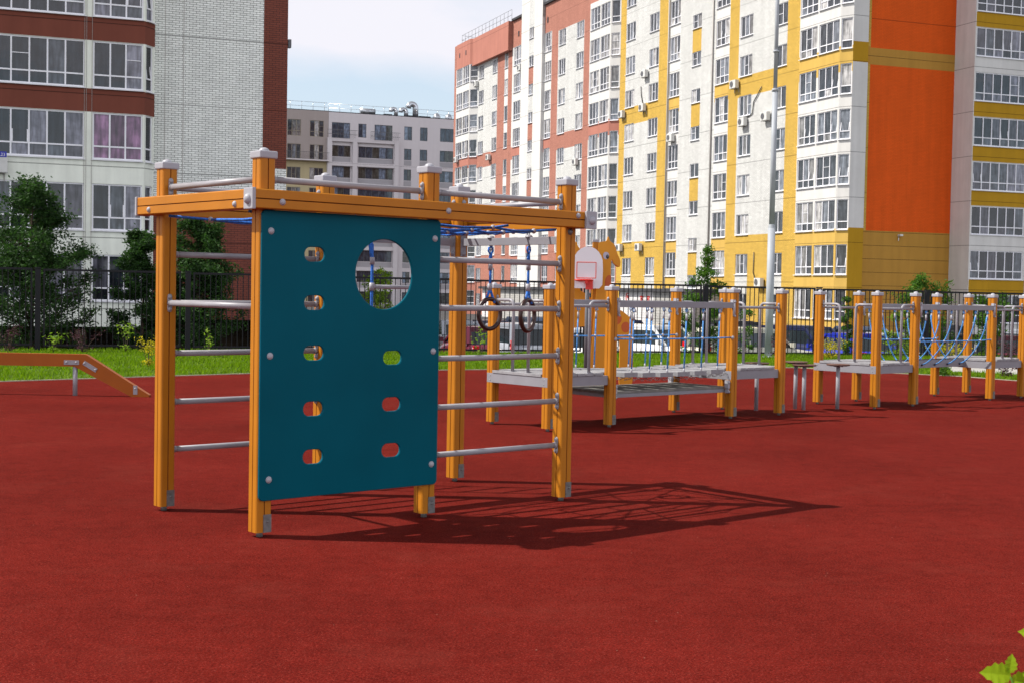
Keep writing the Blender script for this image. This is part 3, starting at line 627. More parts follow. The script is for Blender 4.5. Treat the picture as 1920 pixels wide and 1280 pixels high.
def bridge():
    n = 6; xs = [w+.345+i*(L_-.66)/(n-1) for i in range(n)]
    for i, x in enumerate(xs):
        sag = .03*(1-((x-w-L_/2)/(L_/2))**2); b = MB(); b.box((0, 0, 0), (.235, w+.02, .06)); b.build('plank', 'deck_grey', bc, (x-.02, w/2-.03, .650-sag), bevel=.006)
    for y, yo in ((.05, .0), (w+.03, 0)):
        for i, x in enumerate(xs):
            b = MB(); sag = .035*(1-((x-w-L_/2)/(L_/2))**2); j = (random.random()-.5)*.01
            b.tube([(x, y-.095, 1.36), (x+j, y-.088, 1.08), (x+j*1.5, y-.075, .70-sag)], .0095, 8)
            b.ball((x+j, y-.088, 1.075), .021, 8, 1)
            shackle(b, x, y-.095)
            b.tube([(x+j*1.5, y-.075, .675-sag), (x+j*1.5, y-.075, .725-sag)], .012, 8, 1)
            b.build('hanging_rope', ['light_blue_rope', 'plastic_grey'], bc)
        b = MB(); b.tube([(w+.05, y-.075, 1.078), (xs[0], y-.088, 1.075), (w+L_/2, y-.088, 1.070), (xs[-1], y-.088, 1.075), (w+L_-.05, y-.075, 1.078)], .0095, 8)
        b.build('guide_rope', 'light_blue_rope', bc)
        for xx in (w+HP*.7, w+L_-HP*.7): bolt(bc, (xx-.02, y-.11, 1.078), (0, -1, 0), .022)
    for y in (.03, w-.06):
        c = MB(); N_ = 58
        for i in range(N_):
            x = w+.07+i*(L_-.14)/(N_-1); z = .600-.04*(1-((x-w-L_/2)/(L_/2))**2)+.012*sin(i*1.7); a = .022; up_ = i % 2
            pts = [(x+a*cos(t*pi/4), y+(.010*sin(t*pi/4) if up_ else 0), z+(0 if up_ else .010*sin(t*pi/4))) for t in range(8)]
            c.tube(pts, .0035, 5, closed=True)
        c.build('chain', 'chain', bc)
    b = MB(); n = 8; pw = (w-.12)/n
    for i in range(n): b.box((L_/2+w, .06+pw*(i+.5), .412), (L_-.11, pw-.010, .034))
    b.build('low_deck', 'deck_wood', bc, bevel=.004)
    b = MB(); b.box((L_/2+w, .07, .372), (L_-.11, .04, .044)); b.box((L_/2+w, w-.07, .372), (L_-.11, .04, .044)); b.box((w+.09, w/2, .372), (.04, w-.2, .043)); b.box((w+L_-.09, w/2, .372), (.04, w-.2, .043)); b.build('low_deck_frame', 'rail_grey', bc, bevel=.004)
    for xx in (w+L_-HP-.02, w+HP+.02):
        for yy in (0, w):
            b = MB(); b.box((0, 0, .46), (.04, .06, .11)); b.dome((0, -.03, .485), (0, -1, 0), .018, .015); b.dome((0, -.03, .36), (0, -1, 0), .018, .015); b.box((0, 0, .37), (.03, .05, .05)); b.build('deck_bracket', 'plastic_grey', bc, (xx, yy, 0))
bridge()
rc = climber('rope_crossing_climber', 'orange post climber with curved blue ropes hung over one central grey beam', 'playground climber', (5.3774, 20.4045), .7263, 1.0175, L_, ('left', 'front', 'front_one', 'back'), ('right', 'front', 'front_pair', 'back', 'back_pair'))
w = 1.0175
def crossing():
    b = MB(); b.box((w+L_/2, w/2, .60), (L_-.1, .115, .125)); o = b.build('balance_beam', 'rail_grey', rc, bevel=.006)
    b = MB(); b.box((w+L_/2, w/2, .668), (L_-.12, .10, .008)); b.build('beam_top', 'black', rc)
    n = 6; xs = [w+.23+i*(L_-.46)/(n-1) for i in range(n)]
    for y, s in ((-.045, 1), (w-.045, -1)):
        yt = w/2-s*.065
        for i, x in enumerate(xs):
            pts = []; b = MB()
            for t in [k/10 for k in range(11)]:
                yy = y+(yt-y)*(t**1.6); zz = 1.36-(1.36-.585)*(1-(1-t)**1.35); pts.append((x+.02*sin(t*3+i), yy, zz))
            b.tube(pts, .0105, 8); b.ball(pts[4], .022, 8, 1); shackle(b, x, y); b.ball((pts[-1][0], pts[-1][1]-s*.004, pts[-1][2]), .016, 8, 2)
            b.build('curved_rope', ['light_blue_rope', 'plastic_grey', 'black'], rc)
        zc = pts[4][2]; yc = pts[4][1]; b = MB()
        b.tube([(w+.05, y+.03*s, zc+.02), (xs[0], yc, zc), (xs[-1], yc, zc), (w+L_-.05, y+.03*s, zc+.02)], .0095, 8)
        b.build('guide_rope', 'light_blue_rope', rc)
        for xx in (w+.03, w+L_-.04): bolt(rc, (xx, y+.02, zc+.02), (0, -1, 0), .02)
crossing()
# stepping stools between the two
for (x, y, zt, lab) in ((3.51, 19.74, .688, 'round brown stepping disc half hidden behind the bridge climber deck, leftmost stool'), (4.15, 20.15, .694, 'round brown stepping disc on grey pole, back one of the close pair'),
                        (4.24, 19.99, .662, 'round brown stepping disc on grey pole, front one of the close pair'), (4.80, 20.29, .662, 'round brown stepping disc on grey pole just in front of the rope crossing climber deck')):
    st = thing('stepping_stool', lab, 'stepping stool', (x, y, 0), random.random()*3, 'round stepping stools between the climbers')
    b = MB(); b.lathe((0, 0, zt), [(.165, -.022), (.172, -.014), (.172, -.004), (.166, 0)], 28); b.build('seat', 'stool_brown', st)
    b = MB(); b.tube([(0, 0, -.01), (0, 0, zt-.03)], .029, 14)
    for a in range(4): b.tube([(.07*cos(a*pi/2), .07*sin(a*pi/2), zt-.04), (.07*cos(a*pi/2), .07*sin(a*pi/2), zt-.02)], .012, 8)
    b.box((0, 0, zt-.028), (.18, .18, .008)); b.build('pole', 'steel_paint', st)

# ---------------------------------------------------------------- balance beam at the left
bb_ = thing('balance_beam', 'low orange balance beam on a grey leg sloping down to the red ground', 'balance beam', (-6.33, 20.15, 0), .0)
b = MB(); pr = [(-5.5, .43), (-.06, .43), (.89, -.005), (1.02, .055), (.17, .60), (-5.5, .60)]
pr = [(-5.5, .425), (-.03, .425), (.80, 0.0), (1.05, 0.0), (1.06, .03), (.14, .60), (.10, .605), (-5.5, .605)]
b.prism([lambda o: pr], lambda x, z, d: Vector((x, -.06+d, z)), .115); b.build('beam', 'orange_beam', bb_, bevel=.005)
b = MB(); b.box((-.07, -.068, .485), (.22, .012, .065)); R = Matrix.Rotation(radians(31), 3, 'Y'); b.box((.20, -.068, .43), (.22, .012, .062), mat=R)
for x, z in ((-.14, .485), (.0, .485), (.12, .475), (.28, .385)): b.dome((x, -.074, z), (0, -1, 0), .018, .014, 10)
b.build('bracket', 'steel_paint', bb_)
for xx in (-.03, -4.2):
    b = MB(); b.tube([(xx, -.02, -.01), (xx, -.02, .43)], .034, 14); b.build('leg', 'steel_paint', bb_)
b = MB(); b.box((.86, -.062, .10), (.06, .010, .13)); b.dome((.86, -.067, .12), (0, -1, 0), .017, .013); b.build('foot_plate', 'steel_paint', bb_)

# ---------------------------------------------------------------- giraffe basketball figure
GO = Vector((1.45, 23.2, 0))
gf = thing('giraffe_play_figure', 'yellow cut-out giraffe play figure with orange spots behind the bridge', 'play figure', GO, .12)
def spline(pts, n=5):
    P = []; k = len(pts)
    for i in range(k):
        p0, p1, p2, p3 = pts[i-1], pts[i], pts[(i+1) % k], pts[(i+2) % k]
        for j in range(n):
            t = j/n; P.append(tuple(.5*((2*p1[c])+(-p0[c]+p2[c])*t+(2*p0[c]-5*p1[c]+4*p2[c]-p3[c])*t*t+(-p0[c]+3*p1[c]-3*p2[c]+p3[c])*t**3) for c in (0, 1)))
    return P
head = [(-.13, .02), (-.10, .9), (-.06, 1.5), (-.03, 1.95), (0.0, 2.18), (-.035, 2.33), (-.03, 2.46), (.05, 2.49), (.10, 2.50), (.135, 2.575), (.165, 2.50), (.24, 2.44), (.29, 2.30), (.345, 2.17), (.335, 2.07), (.27, 2.08), (.22, 2.15), (.19, 2.16), (.19, 1.9), (.20, 1.75), (.21, 1.45), (.22, .9), (.21, .02)]
b = MB(); b.prism([lambda o: spline(head, 3)], lambda x, z, d: Vector((x, d, z)), .04); b.build('head_board', 'orange_board', gf)
body = [(-.62, 1.62), (-.3, 1.66), (-.02, 1.45), (.1, 1.38), (.35, 1.36), (.52, 1.25), (.60, 1.15), (.62, .6), (.60, .02), (.40, .02), (.39, .6), (.36, .92), (.22, .99), (-.05, 1.02), (-.25, 1.06), (-.45, .98), (-.50, .6), (-.52, .02), (-.72, .02), (-.74, .8), (-.75, 1.3)]
b = MB(); b.prism([lambda o: spline(body, 3)], lambda x, z, d: Vector((x, .10+d, z)), .04); b.build('body_board', 'orange_board', gf)
back_ = [(-.50, 1.5), (-.48, 2.2), (-.46, 2.46), (-.40, 2.44), (-.34, 2.49), (-.30, 2.40), (-.20, 2.30), (-.12, 2.17), (-.16, 2.10), (-.24, 2.15), (-.28, 2.12), (-.26, 1.5)]
b = MB(); b.prism([lambda o: spline(back_, 3)], lambda x, z, d: Vector((x, .42+d, z)), .04); b.build('back_head_board', 'orange_board', gf)
b = MB(); b.tube([(.095, -.004, 2.245), (.095, .0, 2.245)], .001, 6)
b = MB(); b.add([(.10+.052*cos(t*pi/10), -.004, 2.255+.062*sin(t*pi/10)) for t in range(20)], [tuple(range(20))], 0); b.add([(.125+.026*cos(t*pi/10), -.007, 2.235+.036*sin(t*pi/10)) for t in range(20)], [tuple(range(20))], 1); b.add([(.132+.008*cos(t*pi/5), -.009, 2.248+.009*sin(t*pi/5)) for t in range(10)], [tuple(range(10))], 0)
b.build('eye', ['eye_grey', 'black'], gf)
b = MB()
for cx, cz, rx, rz, yy, clipx in ((.16, 1.80, .07, .13, -.004, .195), (.48, 1.06, .075, .09, .096, .9), (.32, 1.20, .09, .10, .096, .9)):
    b.add([(min(cx+rx*cos(t*pi/12), clipx), yy, cz+rz*sin(t*pi/12)) for t in range(24)], [tuple(range(24))], 0)
b.build('spot', 'spot_orange', gf)
b = MB(); b.tube([(.20, -.005, 2.19), (.22, -.005, 2.13), (.26, -.005, 2.10), (.30, -.005, 2.08)], .006, 6); b.build('mouth', 'spot_orange', gf)
for x, y in ((-.07, .10), (.50, .20), (-.60, .18)):
    if x == -.07: b = MB(); b.box((x, y-.03, 1.24), (.09, .09, 2.48)); b.box((x, y-.03, 2.50), (.11, .11, .04), mi=1); b.build('support_post', ['orange_wood', 'plastic_grey'], gf)
bk = tag(ob('basketball_backboard', None, None, GO+Vector((-.16, -.32, 0))), 'white arched basketball backboard with red square and red hoop beside the giraffe', 'basketball hoop')
bk.rotation_euler = (0, 0, -.06)
arch = [(-.31, 1.70), (.135, 1.70), (.185, 1.76), (.19, 2.02)]+[(-.06+.25*cos(a*pi/12), 2.09+.30*sin(a*pi/12)) for a in range(1, 12)]+[(-.31, 2.02)]
b = MB(); b.prism([lambda o: arch], lambda x, z, d: Vector((x, d, z)), .022); b.build('board', 'white_board', bk)
b = MB()
for p, q in (((-.24, 2.13), (.075, 2.13)), ((-.24, 1.87), (.075, 1.87)), ((-.24, 1.865), (-.24, 2.135)), ((.075, 1.865), (.075, 2.135))): b.bar((p[0], -.003, p[1]), (q[0], -.003, q[1]), .004, .014 if p[1] == q[1] else .014, upv=(0, 0, 1) if p[1] == q[1] else (1, 0, 0))
b.build('target_square', 'pink_line', bk)
b = MB(); b.box((-.03, -.012, 1.755), (.12, .018, .15)); b.box((-.075, -.05, 1.80), (.05, .09, .05)); b.tube([(-.13+.16*cos(t*pi/14), -.17+.11*sin(t*pi/14), 1.835) for t in range(28)], .012, 8, closed=True); b.bar((-.25, -.015, 1.835), (.0, -.015, 1.835), .012, .035); b.build('hoop', 'red_paint', bk)
b = MB(); b.tube([(-.06, .06, -.01), (-.06, .06, 2.0)], .035, 10); b.build('pole', 'rail_dark', bk)

# ---------------------------------------------------------------- metal fence
fn = thing('metal_fence', 'long black metal bar fence with wide posts along the back of the lawn', 'fence', FA)
ang = atan2(FD.y, FD.x)
PN = {}
def panel_mesh(L):
    key = round(L, 2)
    if key in PN: return PN[key]
    b = MB(); zt = 1.86
    b.box((L/2, 0, zt), (L, .035, .05)); b.box((L/2, 0, .09), (L, .035, .045))
    n = int(L/.128)
    for i in range(n+1): x = .02+i*(L-.04)/n; b.box((x, 0, (zt+.09)/2), (.018 if 0 < i < n else .04, .018 if 0 < i < n else .04, zt-.12))
    PN[key] = b.mesh('fence_panel', ['fence_black']); return PN[key]
bpost = MB(); bpost.box((0, 0, .88), (.12, .12, 2.06)); bpost.box((0, 0, 1.93), (.135, .135, .03)); pmesh = bpost.mesh('fence_post', ['fence_black'], bevel=.004)
zdrop = lambda s: .09-.0045*s
for i in range(-5, 13):
    s = i*3.39+(.05 if i > 0 else 0); p = FD*s
    o = ob('fence_post', pmesh, fn, (p.x, p.y, zdrop(s)-.06), ang)
    o = ob('fence_panel', panel_mesh(3.39-.24), fn, (p.x+FD.x*.12, p.y+FD.y*.12, zdrop(s)-.03), ang)

# ---------------------------------------------------------------- grey light pole
lp = thing('light_pole', 'tall stepped grey metal light pole standing at the fence before the yellow building', 'light pole', (6.78, 36.5, 0))
b = MB(); b.tube([(0, 0, -.05), (0, 0, 3.4)], [.105, .098], 16); b.tube([(0, 0, 3.4), (0, 0, 3.5)], [.098, .072], 16, caps=False); b.tube([(0, 0, 3.5), (.0, 0, 7.0)], .072, 16); b.tube([(0, 0, 7.0), (.0, 0, 11)], .052, 16); b.build('pole', 'pole_grey', lp)
b = MB(); b.tube([(0, 0, 6.98), (0, 0, 7.05)], .085, 16); b.tube([(0, 0, 8.0), (0, 0, 8.05)], .075, 16); b.tube([(0, 0, -.02), (0, 0, .05)], .17, 16); b.build('collar', 'pole_grey', lp)
b = MB(); b.box((.35, 0, 11.02), (.9, .22, .1)); b.build('lamp_head', 'pole_grey', lp, bevel=.03)

# ---------------------------------------------------------------- windows
WM = {}
def window_meshes(w, h, n, low=0., variant=0, fw=.055, pane='pane', frame='upvc', sill=True, mull=None):
    """local: x along the wall, z up, y into the wall; lower-left corner at the origin; n sashes, low = height of the bottom lights"""
    key = (round(w, 2), round(h, 2), n, low, variant, pane, frame, sill)
    if key in WM: return WM[key]
    fr = fw; mull = mull or fr*1.05; f = MB(); p = MB(); d0, d1 = .05, .11; dc, dd = (d0+d1)/2, d1-d0
    f.box((fr/2, dc, h/2), (fr, dd, h)); f.box((w-fr/2, dc, h/2), (fr, dd, h)); f.box((w/2, dc, fr/2), (w-2*fr, dd, fr)); f.box((w/2, dc, h-fr/2), (w-2*fr, dd, fr))
    sw = (w-2*fr)/n; zb = low if low else fr
    for i in range(1, n): f.box((fr+i*sw, dc-.004, h/2), (mull, dd, h-2*fr))
    if low: f.box((w/2, dc-.002, low), (w-2*fr, dd, fr))
    if sill: f.box((w/2, -.0, -.035), (w+.06, .20, .03)); f.box((w/2, .045, -.01), (w+.02, .09, .03))
    rr = random.Random(variant*17+n)
    if variant % 3 == 1:   # one sash has a cross bar (screen)
        i = rr.randrange(n); f.box((fr+(i+.5)*sw, dc-.006, zb+(h-zb)*.5), (sw-mull, dd*.6, .028))
    if variant % 3 == 2:   # one sash tilted inwards... its frame leans out of plane
        i = rr.randrange(n); x0, x1 = fr+i*sw+mull/2, fr+(i+1)*sw-mull/2; zt = h-fr; t = .16
        for x in (x0+.02, x1-.02): f.bar((x, d0-.01, zb+.03), (x, d0-.01-t*.0+t, zt-.03), .03, .04, upv=(1, 0, 0))
        f.bar((x0, d0+t, zt-.04), (x1, d0+t, zt-.04), .035, .035)
    vals = []
    for i in range(n):
        x0, x1 = fr+i*sw, fr+(i+1)*sw; y = d1-.02
        p.quad((x0, y, zb), (x1, y, zb), (x1, y, h-fr), (x0, y, h-fr)); vals.append(i*.37+.1)
        if low: p.quad((x0, y, fr), (x1, y, fr), (x1, y, low), (x0, y, low)); vals.append(i*.37+.1 if variant % 2 else i*.37+.21)
    fm = f.mesh('window', [frame]); pm = bpy.data.meshes.new('pane'); pm.from_pydata(p.v, [], p.f); pm.materials.append(MATS[pane])
    at = pm.attributes.new('sash', 'FLOAT', 'FACE'); at.data.foreach_set('value', vals); pm.update()
    WM[key] = (fm, pm); return WM[key]
def place_window(parent, base, fr_, a0, z0, w, h, n, low, **k):
    ox, oy, dx, dy = fr_
    fm, pm = window_meshes(w, h, n, low, random.randrange(6), **k)
    o = ob('window', fm, parent, (ox+dx*a0-base[0], oy+dy*a0-base[1], z0-base[2]), atan2(dy, dx)); ob('pane', pm, o); return o

class Building:
    def __init__(s, name, label, base, cat='apartment building', mats=()):
        s.base = base; s.mats = list(mats); s.root = thing(name, label, cat, vu(base[0], base[1], base[2]), RZ); s.b = MB(); s.roofb = MB()
    def mi(s, m):
        if m not in s.mats: s.mats.append(m)
        return s.mats.index(m)
    def P(s, fr, a, z, d=0):   # fr frame, a along, d inward
        ox, oy, dx, dy = fr; return (ox+dx*a-dy*d-s.base[0], oy+dy*a+dx*d-s.base[1], z-s.base[2])
    def wall(s, fr, a0, a1, z0, z1, m):
        if a1-a0 < 1e-4 or z1-z0 < 1e-4: return
        s.b.quad(s.P(fr, a0, z0), s.P(fr, a1, z0), s.P(fr, a1, z1), s.P(fr, a0, z1), s.mi(m))
    def column(s, fr, a0, a1, z0, z1, paint, wins=(), reveal=.13, revmat=None, **k):
        """wins: (wa0, wa1, zb, zt, n, low)"""
        zs = {z0, z1}
        for (p0, p1, m) in paint[1:] if not callable(paint) else []:
            zs |= {max(z0, min(z1, p0)), max(z0, min(z1, p1))}
        for w_ in wins: zs |= {w_[2], w_[3]}
        zs = sorted(zs); base = paint[0]
        def pm(z):
            m = base
            for p0, p1, q in paint[1:]:
                if p0 <= z < p1: m = q
            return m
        for za, zb in zip(zs[:-1], zs[1:]):
            m = pm((za+zb)/2); W = [w_ for w_ in wins if w_[2] <= (za+zb)/2 <= w_[3]]; cur = a0
            for w_ in sorted(W): s.wall(fr, cur, w_[0], za, zb, m); cur = w_[1]
            s.wall(fr, cur, a1, za, zb, m)
        for w_ in wins:
            wa0, wa1, zb, zt, n, low = w_[:6]; rm = s.mi(revmat or pm((zb+zt)/2)); D = reveal
            Q = lambda a, z, d: s.P(fr, a, z, d)
            s.b.quad(Q(wa0, zb, 0), Q(wa0, zt, 0), Q(wa0, zt, D), Q(wa0, zb, D), rm); s.b.quad(Q(wa1, zb, 0), Q(wa1, zb, D), Q(wa1, zt, D), Q(wa1, zt, 0), rm)
            s.b.quad(Q(wa0, zt, 0), Q(wa1, zt, 0), Q(wa1, zt, D), Q(wa0, zt, D), rm); s.b.quad(Q(wa0, zb, 0), Q(wa0, zb, D), Q(wa1, zb, D), Q(wa1, zb, 0), rm)
            kk = dict(k)
            if len(w_) > 6: kk.update(w_[6])
            place_window(s.root, s.base, fr, wa0, zb, wa1-wa0, zt-zb, n, low, **kk)
    def block(s, v0, v1, u0, u1, z0, z1, m):
        s.b.box(((v0+v1)/2-s.base[0], (u0+u1)/2-s.base[1], (z0+z1)/2-s.base[2]), (v1-v0, u1-u0, z1-z0), mi=s.mi(m))
    def finish(s): return s.b.build('wall', s.mats, s.root)

FLOORG = -1.1
def LF(v): return (v, 0, 0, -1)          # facade facing left: a = -u
def FF(u): return (0, u, 1, 0)           # facade facing the camera: a = v
# ---- yellow building with orange end wall
def yellow():
    B = Building('apartment_block', 'long yellow and white apartment block with a big orange end wall', (48.9, 73.4, FLOORG))
    V0 = 49.5; fr = LF(V0); ZT = 30.0
    S = [.26+2.8*k for k in range(10)]
    bw_, by = 'brick_white', 'brick_yellow'
    band = [(15.6, 17.06, by), (FLOORG, 5.83, by)]
    lim = lambda u, z: z < 1.65+ (u*1.02)*.225+2.0     # storeys far above the view are left without windows
    def wins(u0, u1, h0, h1, n, low, zs=S): return [(-u1, -u0, z+h0, z+h1, n, low) for z in zs if lim((u0+u1)/2, z)]
    def col(u0, u1, paint, w=(), **k): B.column(fr, -u1, -u0, FLOORG, ZT, paint, w, **k)
    patch = [(FLOORG, 3.0, bw_)]
    col(78.0, 80.99, [by])
    col(80.99, 82.34, [bw_]+band+patch, wins(81.0, 82.33, 0, 1.43, 2, 0))
    col(82.34, 85.53, [bw_]+band)
    col(85.53, 87.25, [bw_]+band+patch, wins(85.54, 87.24, 0, 1.43, 3, 0))
    col(87.25, 87.45, [bw_]+band); col(87.45, 88.80, [by])
    py = [(15.7, 16.96, 'panel_yellow'), (4.3, 5.75, 'panel_yellow'), (1.5, 2.9, 'panel_yellow'), (FLOORG, .1, 'panel_yellow')]
    col(88.80, 90.90, ['panel_white']+py, wins(88.87, 90.83, -.10, 1.75, 3, .55))
    S4 = [2.0+2.81*k for k in range(-1, 9)]; y4 = []
    for k in (0, 2, 4, 6): y4.append((S4[k+1]+1.02, S4[k+2], by))
    col(90.90, 93.12, [bw_]); col(93.12, 94.53, [bw_]+y4, wins(93.13, 94.52, 0, 1.03, 2, 0, S4)); col(94.53, 96.50, [bw_])
    col(96.50, 98.35, ['panel_white']+py, wins(96.58, 98.26, -.10, 1.75, 3, .55))
    col(98.35, 100.21, [by])
    col(100.21, 101.98, [bw_]+band+patch, wins(100.28, 101.97, 0, 1.43, 3, 0)); col(101.98, 104.63, [bw_]+band)
    col(104.63, 106.46, [bw_]+band+patch, wins(104.64, 106.40, 0, 1.43, 3, 0)); col(106.46, 108.2, [by])
    # glazed bay at the corner
    fb = LF(48.9); pb = ['panel_white', (15.5, 17.10, 'panel_yellow'), (FLOORG, 5.83, 'panel_yellow')]
    ww = []
    for z in [.3+2.79*k for k in range(9)]:
        if z < 22: ww += [(-76.20, -73.95, z-.10, z+1.77, 3, .50), (-78.40, -76.42, z-.10, z+1.77, 3, .50)]
    B.column(fb, -78.48, -73.83, FLOORG, ZT, pb, ww, reveal=.1)
    cx0, cy0, cx1, cy1 = 48.9, 73.83, 49.30, 73.02; L = hypot(cx1-cx0, cy1-cy0); fc = (cx0, cy0, (cx1-cx0)/L, (cy1-cy0)/L)
    B.column(fc, 0, L, FLOORG, ZT, pb, [(.06, L-.06, z-.10, z+1.77, 1, .50) for z in [.3+2.79*k for k in range(8)]], reveal=.08)
    B.wall((48.9, 78.48, 1, 0), 0, .6, FLOORG, ZT, 'panel_white')
    # end wall
    fe = FF(73.02)
    B.column(fe, 49.30, 50.40, FLOORG, ZT, ['panel_white', (16.1, 17.35, 'panel_mustard'), (FLOORG, 5.9, 'panel_mustard')])
    B.column((50.40, 73.02, 0, 1), 0, .4, FLOORG, ZT, ['brick_yellow'])
    fo = FF(73.42)
    B.column(fo, 50.40, 50.85, FLOORG, ZT, ['brick_yellow', (16.1, 17.2, 'ochre_wall'), (FLOORG, 5.8, 'ochre_wall')])
    B.column(fo, 50.85, 57.3, FLOORG, ZT, ['orange_wall', (16.08, 17.12, 'ochre_wall'), (FLOORG, 5.78, 'ochre_wall')])
    B.wall((64, 73.42, 0, 1), 0, 34.8, FLOORG, ZT, 'brick_white'); B.wall((64, 108.2, -1, 0), 0, 14.5, FLOORG, ZT, 'brick_white')
    B.block(49.0, 64, 73.6, 108.1, ZT-.02, ZT+.3, 'roof_tar')
    B.finish()
    def cab(pts):
        b = MB(); b.tube([(V0-.06-48.9, u-73.4, z-FLOORG) for u, z in pts], .035, 5); b.build('cable', 'black', B.root)
    cab([(84.1, 16.0), (84.6, 15.5), (85.1, 15.1), (85.25, 14.3), (86.1, 14.1)]); cab([(84.55, 4.6), (84.6, 3.2), (84.35, 2.75), (83.8, 2.7)]); cab([(103.3, 18.5), (103.2, 17.8), (102.9, 17.1)])
    # wall-mounted odds and ends that belong to the building
    b = MB(); b.tube([(V0-.08-48.9, 91.21-73.4, 0), (V0-.08-48.9, 91.21-73.4, 31)], .06, 8); b.tube([(V0-.08-48.9, 98.42-73.4, 0), (V0-.08-48.9, 98.42-73.4, 31)], .06, 8, 0); b.build('drain_pipe', 'drain_pipe', B.root)
    b = MB(); b.box((V0-.02-48.9, 98.3-73.4, 15), (.05, .05, 32)); b.build('corner_trim', 'drain_pipe', B.root)
    b = MB(); b.box((53.35-48.9, 73.3-73.4, 5.55-FLOORG), (.22, .3, .12)); b.tube([(53.35-48.9, 73.45-73.4, 5.5-FLOORG), (53.15-48.9, 73.2-73.4, 5.2-FLOORG)], .03, 6); b.build('floodlight', 'ac_body', B.root)
yellow()
# ---- pink sections
def pink():
    V0 = 49.5; fr = LF(V0); S = [-.22+2.765*k for k in range(10)]; bw_, bp = 'brick_white', 'brick_pink'
    band = [(14.9, 16.42, bp), (FLOORG, 5.35, bp), (26.1, 32, bp)]
    def mk(B, ZT):
        def wins(u0, u1, h0, h1, n, low, zs=S, zmax=26): return [(-u1, -u0, z+h0, z+h1, n, low) for z in zs if z < zmax]
        def col(u0, u1, paint, w=(), f=fr, **k): B.column(f, -u1, -u0, FLOORG, ZT, paint, w, **k)
        return wins, col
    B = Building('apartment_block', 'pink and white brick middle section of the block with a white stair tower', (48.9, 108.2, FLOORG)); ZT = 29.15
    wins, col = mk(B, ZT)
    # near bay
    fb = LF(48.9); pp = ['panel_white', (15.0, 16.4, 'panel_pink'), (FLOORG, 5.3, 'panel_pink'), (26.9, 32, 'panel_pink')]; ww = []
    for z in S: ww += [(-110.4, -108.5, z-.12, z+1.75, 3, .5), (-112.6, -110.6, z-.12, z+1.75, 3, .5)]
    B.column(fb, -112.75, -108.35, FLOORG, ZT, pp, ww, reveal=.1)
    cx0, cy0, cx1, cy1 = 48.9, 108.35, 49.5, 107.55; L = hypot(cx1-cx0, cy1-cy0); fc = (cx0, cy0, (cx1-cx0)/L, (cy1-cy0)/L)
    B.column(fc, 0, L, FLOORG, ZT, pp, [(.08, L-.1, z-.12, z+1.75, 1, .5) for z in S], reveal=.08)
    col(112.6, 115.44, [bp]); col(115.44, 117.2, [bw_]+band, wins(115.5, 117.15, 0, 1.42, 3, 0)); col(117.2, 119.71, [bw_]+band)
    col(119.71, 121.58, [bw_]+band, wins(119.75, 121.35, 0, 1.42, 3, 0)); col(121.58, 123.20, [bp])
    pl_ = ['panel_white', (15.0, 16.3, 'panel_pink'), (FLOORG, 5.2, 'panel_pink'), (26.4, 32, 'brick_pink')]
    col(123.20, 125.0, pl_, wins(123.28, 124.86, -.10, 1.72, 3, .5)); 
    S4 = [z+1.75 for z in S]; y4 = []
    for k in (1, 3, 5, 7): y4.append((S4[k]+1.05, S4[k+1], bp))
    ft = LF(49.2)
    def tcol(u0, u1, paint, w=()): B.column(ft, -u1, -u0, FLOORG, 31.6, paint, w)
    tcol(125.0, 127.19, ['panel_white']); tcol(127.19, 128.46, [bw_]+y4, wins(127.2, 128.45, 0, 1.05, 2, 0, S4, 27)); tcol(128.46, 130.66, ['panel_white'])
    B.wall((49.2, 125.0, 1, 0), 0, 6, 28, 31.6, 'panel_white'); B.wall(FF(125.0), 49.2, 49.5, FLOORG, 31.6, 'panel_white')
    col(130.66, 133.96, ['panel_white', (12.2, 13.6, 'brick_white'), (15.0, 16.3, 'panel_pink'), (FLOORG, 5.2, 'panel_pink'), (26.4, 32, 'brick_pink')], wins(130.8, 133.5, -.12, 1.72, 5, .5))
    B.block(49.3, 63, 108.2, 133.9, ZT-.02, ZT+.2, 'roof_tar'); B.block(49.25, 56, 125.0, 130.66, 31.55, 31.7, 'roof_tar')
    B.finish()
    b = MB(); b.tube([(.5, 125.15-108.2, 0), (.5, 125.15-108.2, 30.2)], .06, 8); b.build('drain_pipe', 'drain_pipe', B.root)
    # vents are small dark holes under the roof
    b = MB()
    for u in (124.3, 132.2): b.box((.58, u-108.2, 27.6+1.1), (.06, .25, .5))
    b.build('vent_slot', 'black', B.root)
    B = Building('apartment_block', 'far pink and white brick end of the block with overhanging pink fascia', (48.9, 133.96, FLOORG))
    wins, col = mk(B, ZT)
    B.column(fr, -135.18, -133.96, FLOORG, 26.2, [bp])
    B.column(fr, -136.24, -135.18, FLOORG, 26.2, ['panel_white', (15, 16.4, bp), (FLOORG, 5.3, bp)], wins(135.22, 136.2, 0, 1.6, 1, 0))
    B.column(fr, -138.4, -136.24, FLOORG, 26.2, [bp])
    bd = [(14.9, 16.42, bp), (FLOORG, 5.35, bp)]
    B.column(fr, -140.07, -138.4, FLOORG, 26.2, [bw_]+bd, wins(138.5, 140.0, 0, 1.42, 3, 0)); B.column(fr, -142.73, -140.07, FLOORG, 26.2, [bw_]+bd)
    B.column(fr, -144.6, -142.73, FLOORG, 26.2, [bw_]+bd, wins(142.8, 144.45, 0, 1.42, 3, 0)); B.column(fr, -146.0, -144.6, FLOORG, 26.2, [bp])
    B.block(49.0, 49.6, 133.97, 145.6, 26.2, ZT, 'panel_pink'); B.wall(FF(133.96), 49.0, 49.5, 26.2, ZT, 'brick_pink')
    fb = LF(48.8); ww = []
    for z in S: ww += [(-147.9, -145.75, z-.12, z+1.75, 3, .5), (-150.2, -148.1, z-.12, z+1.75, 3, .5)]
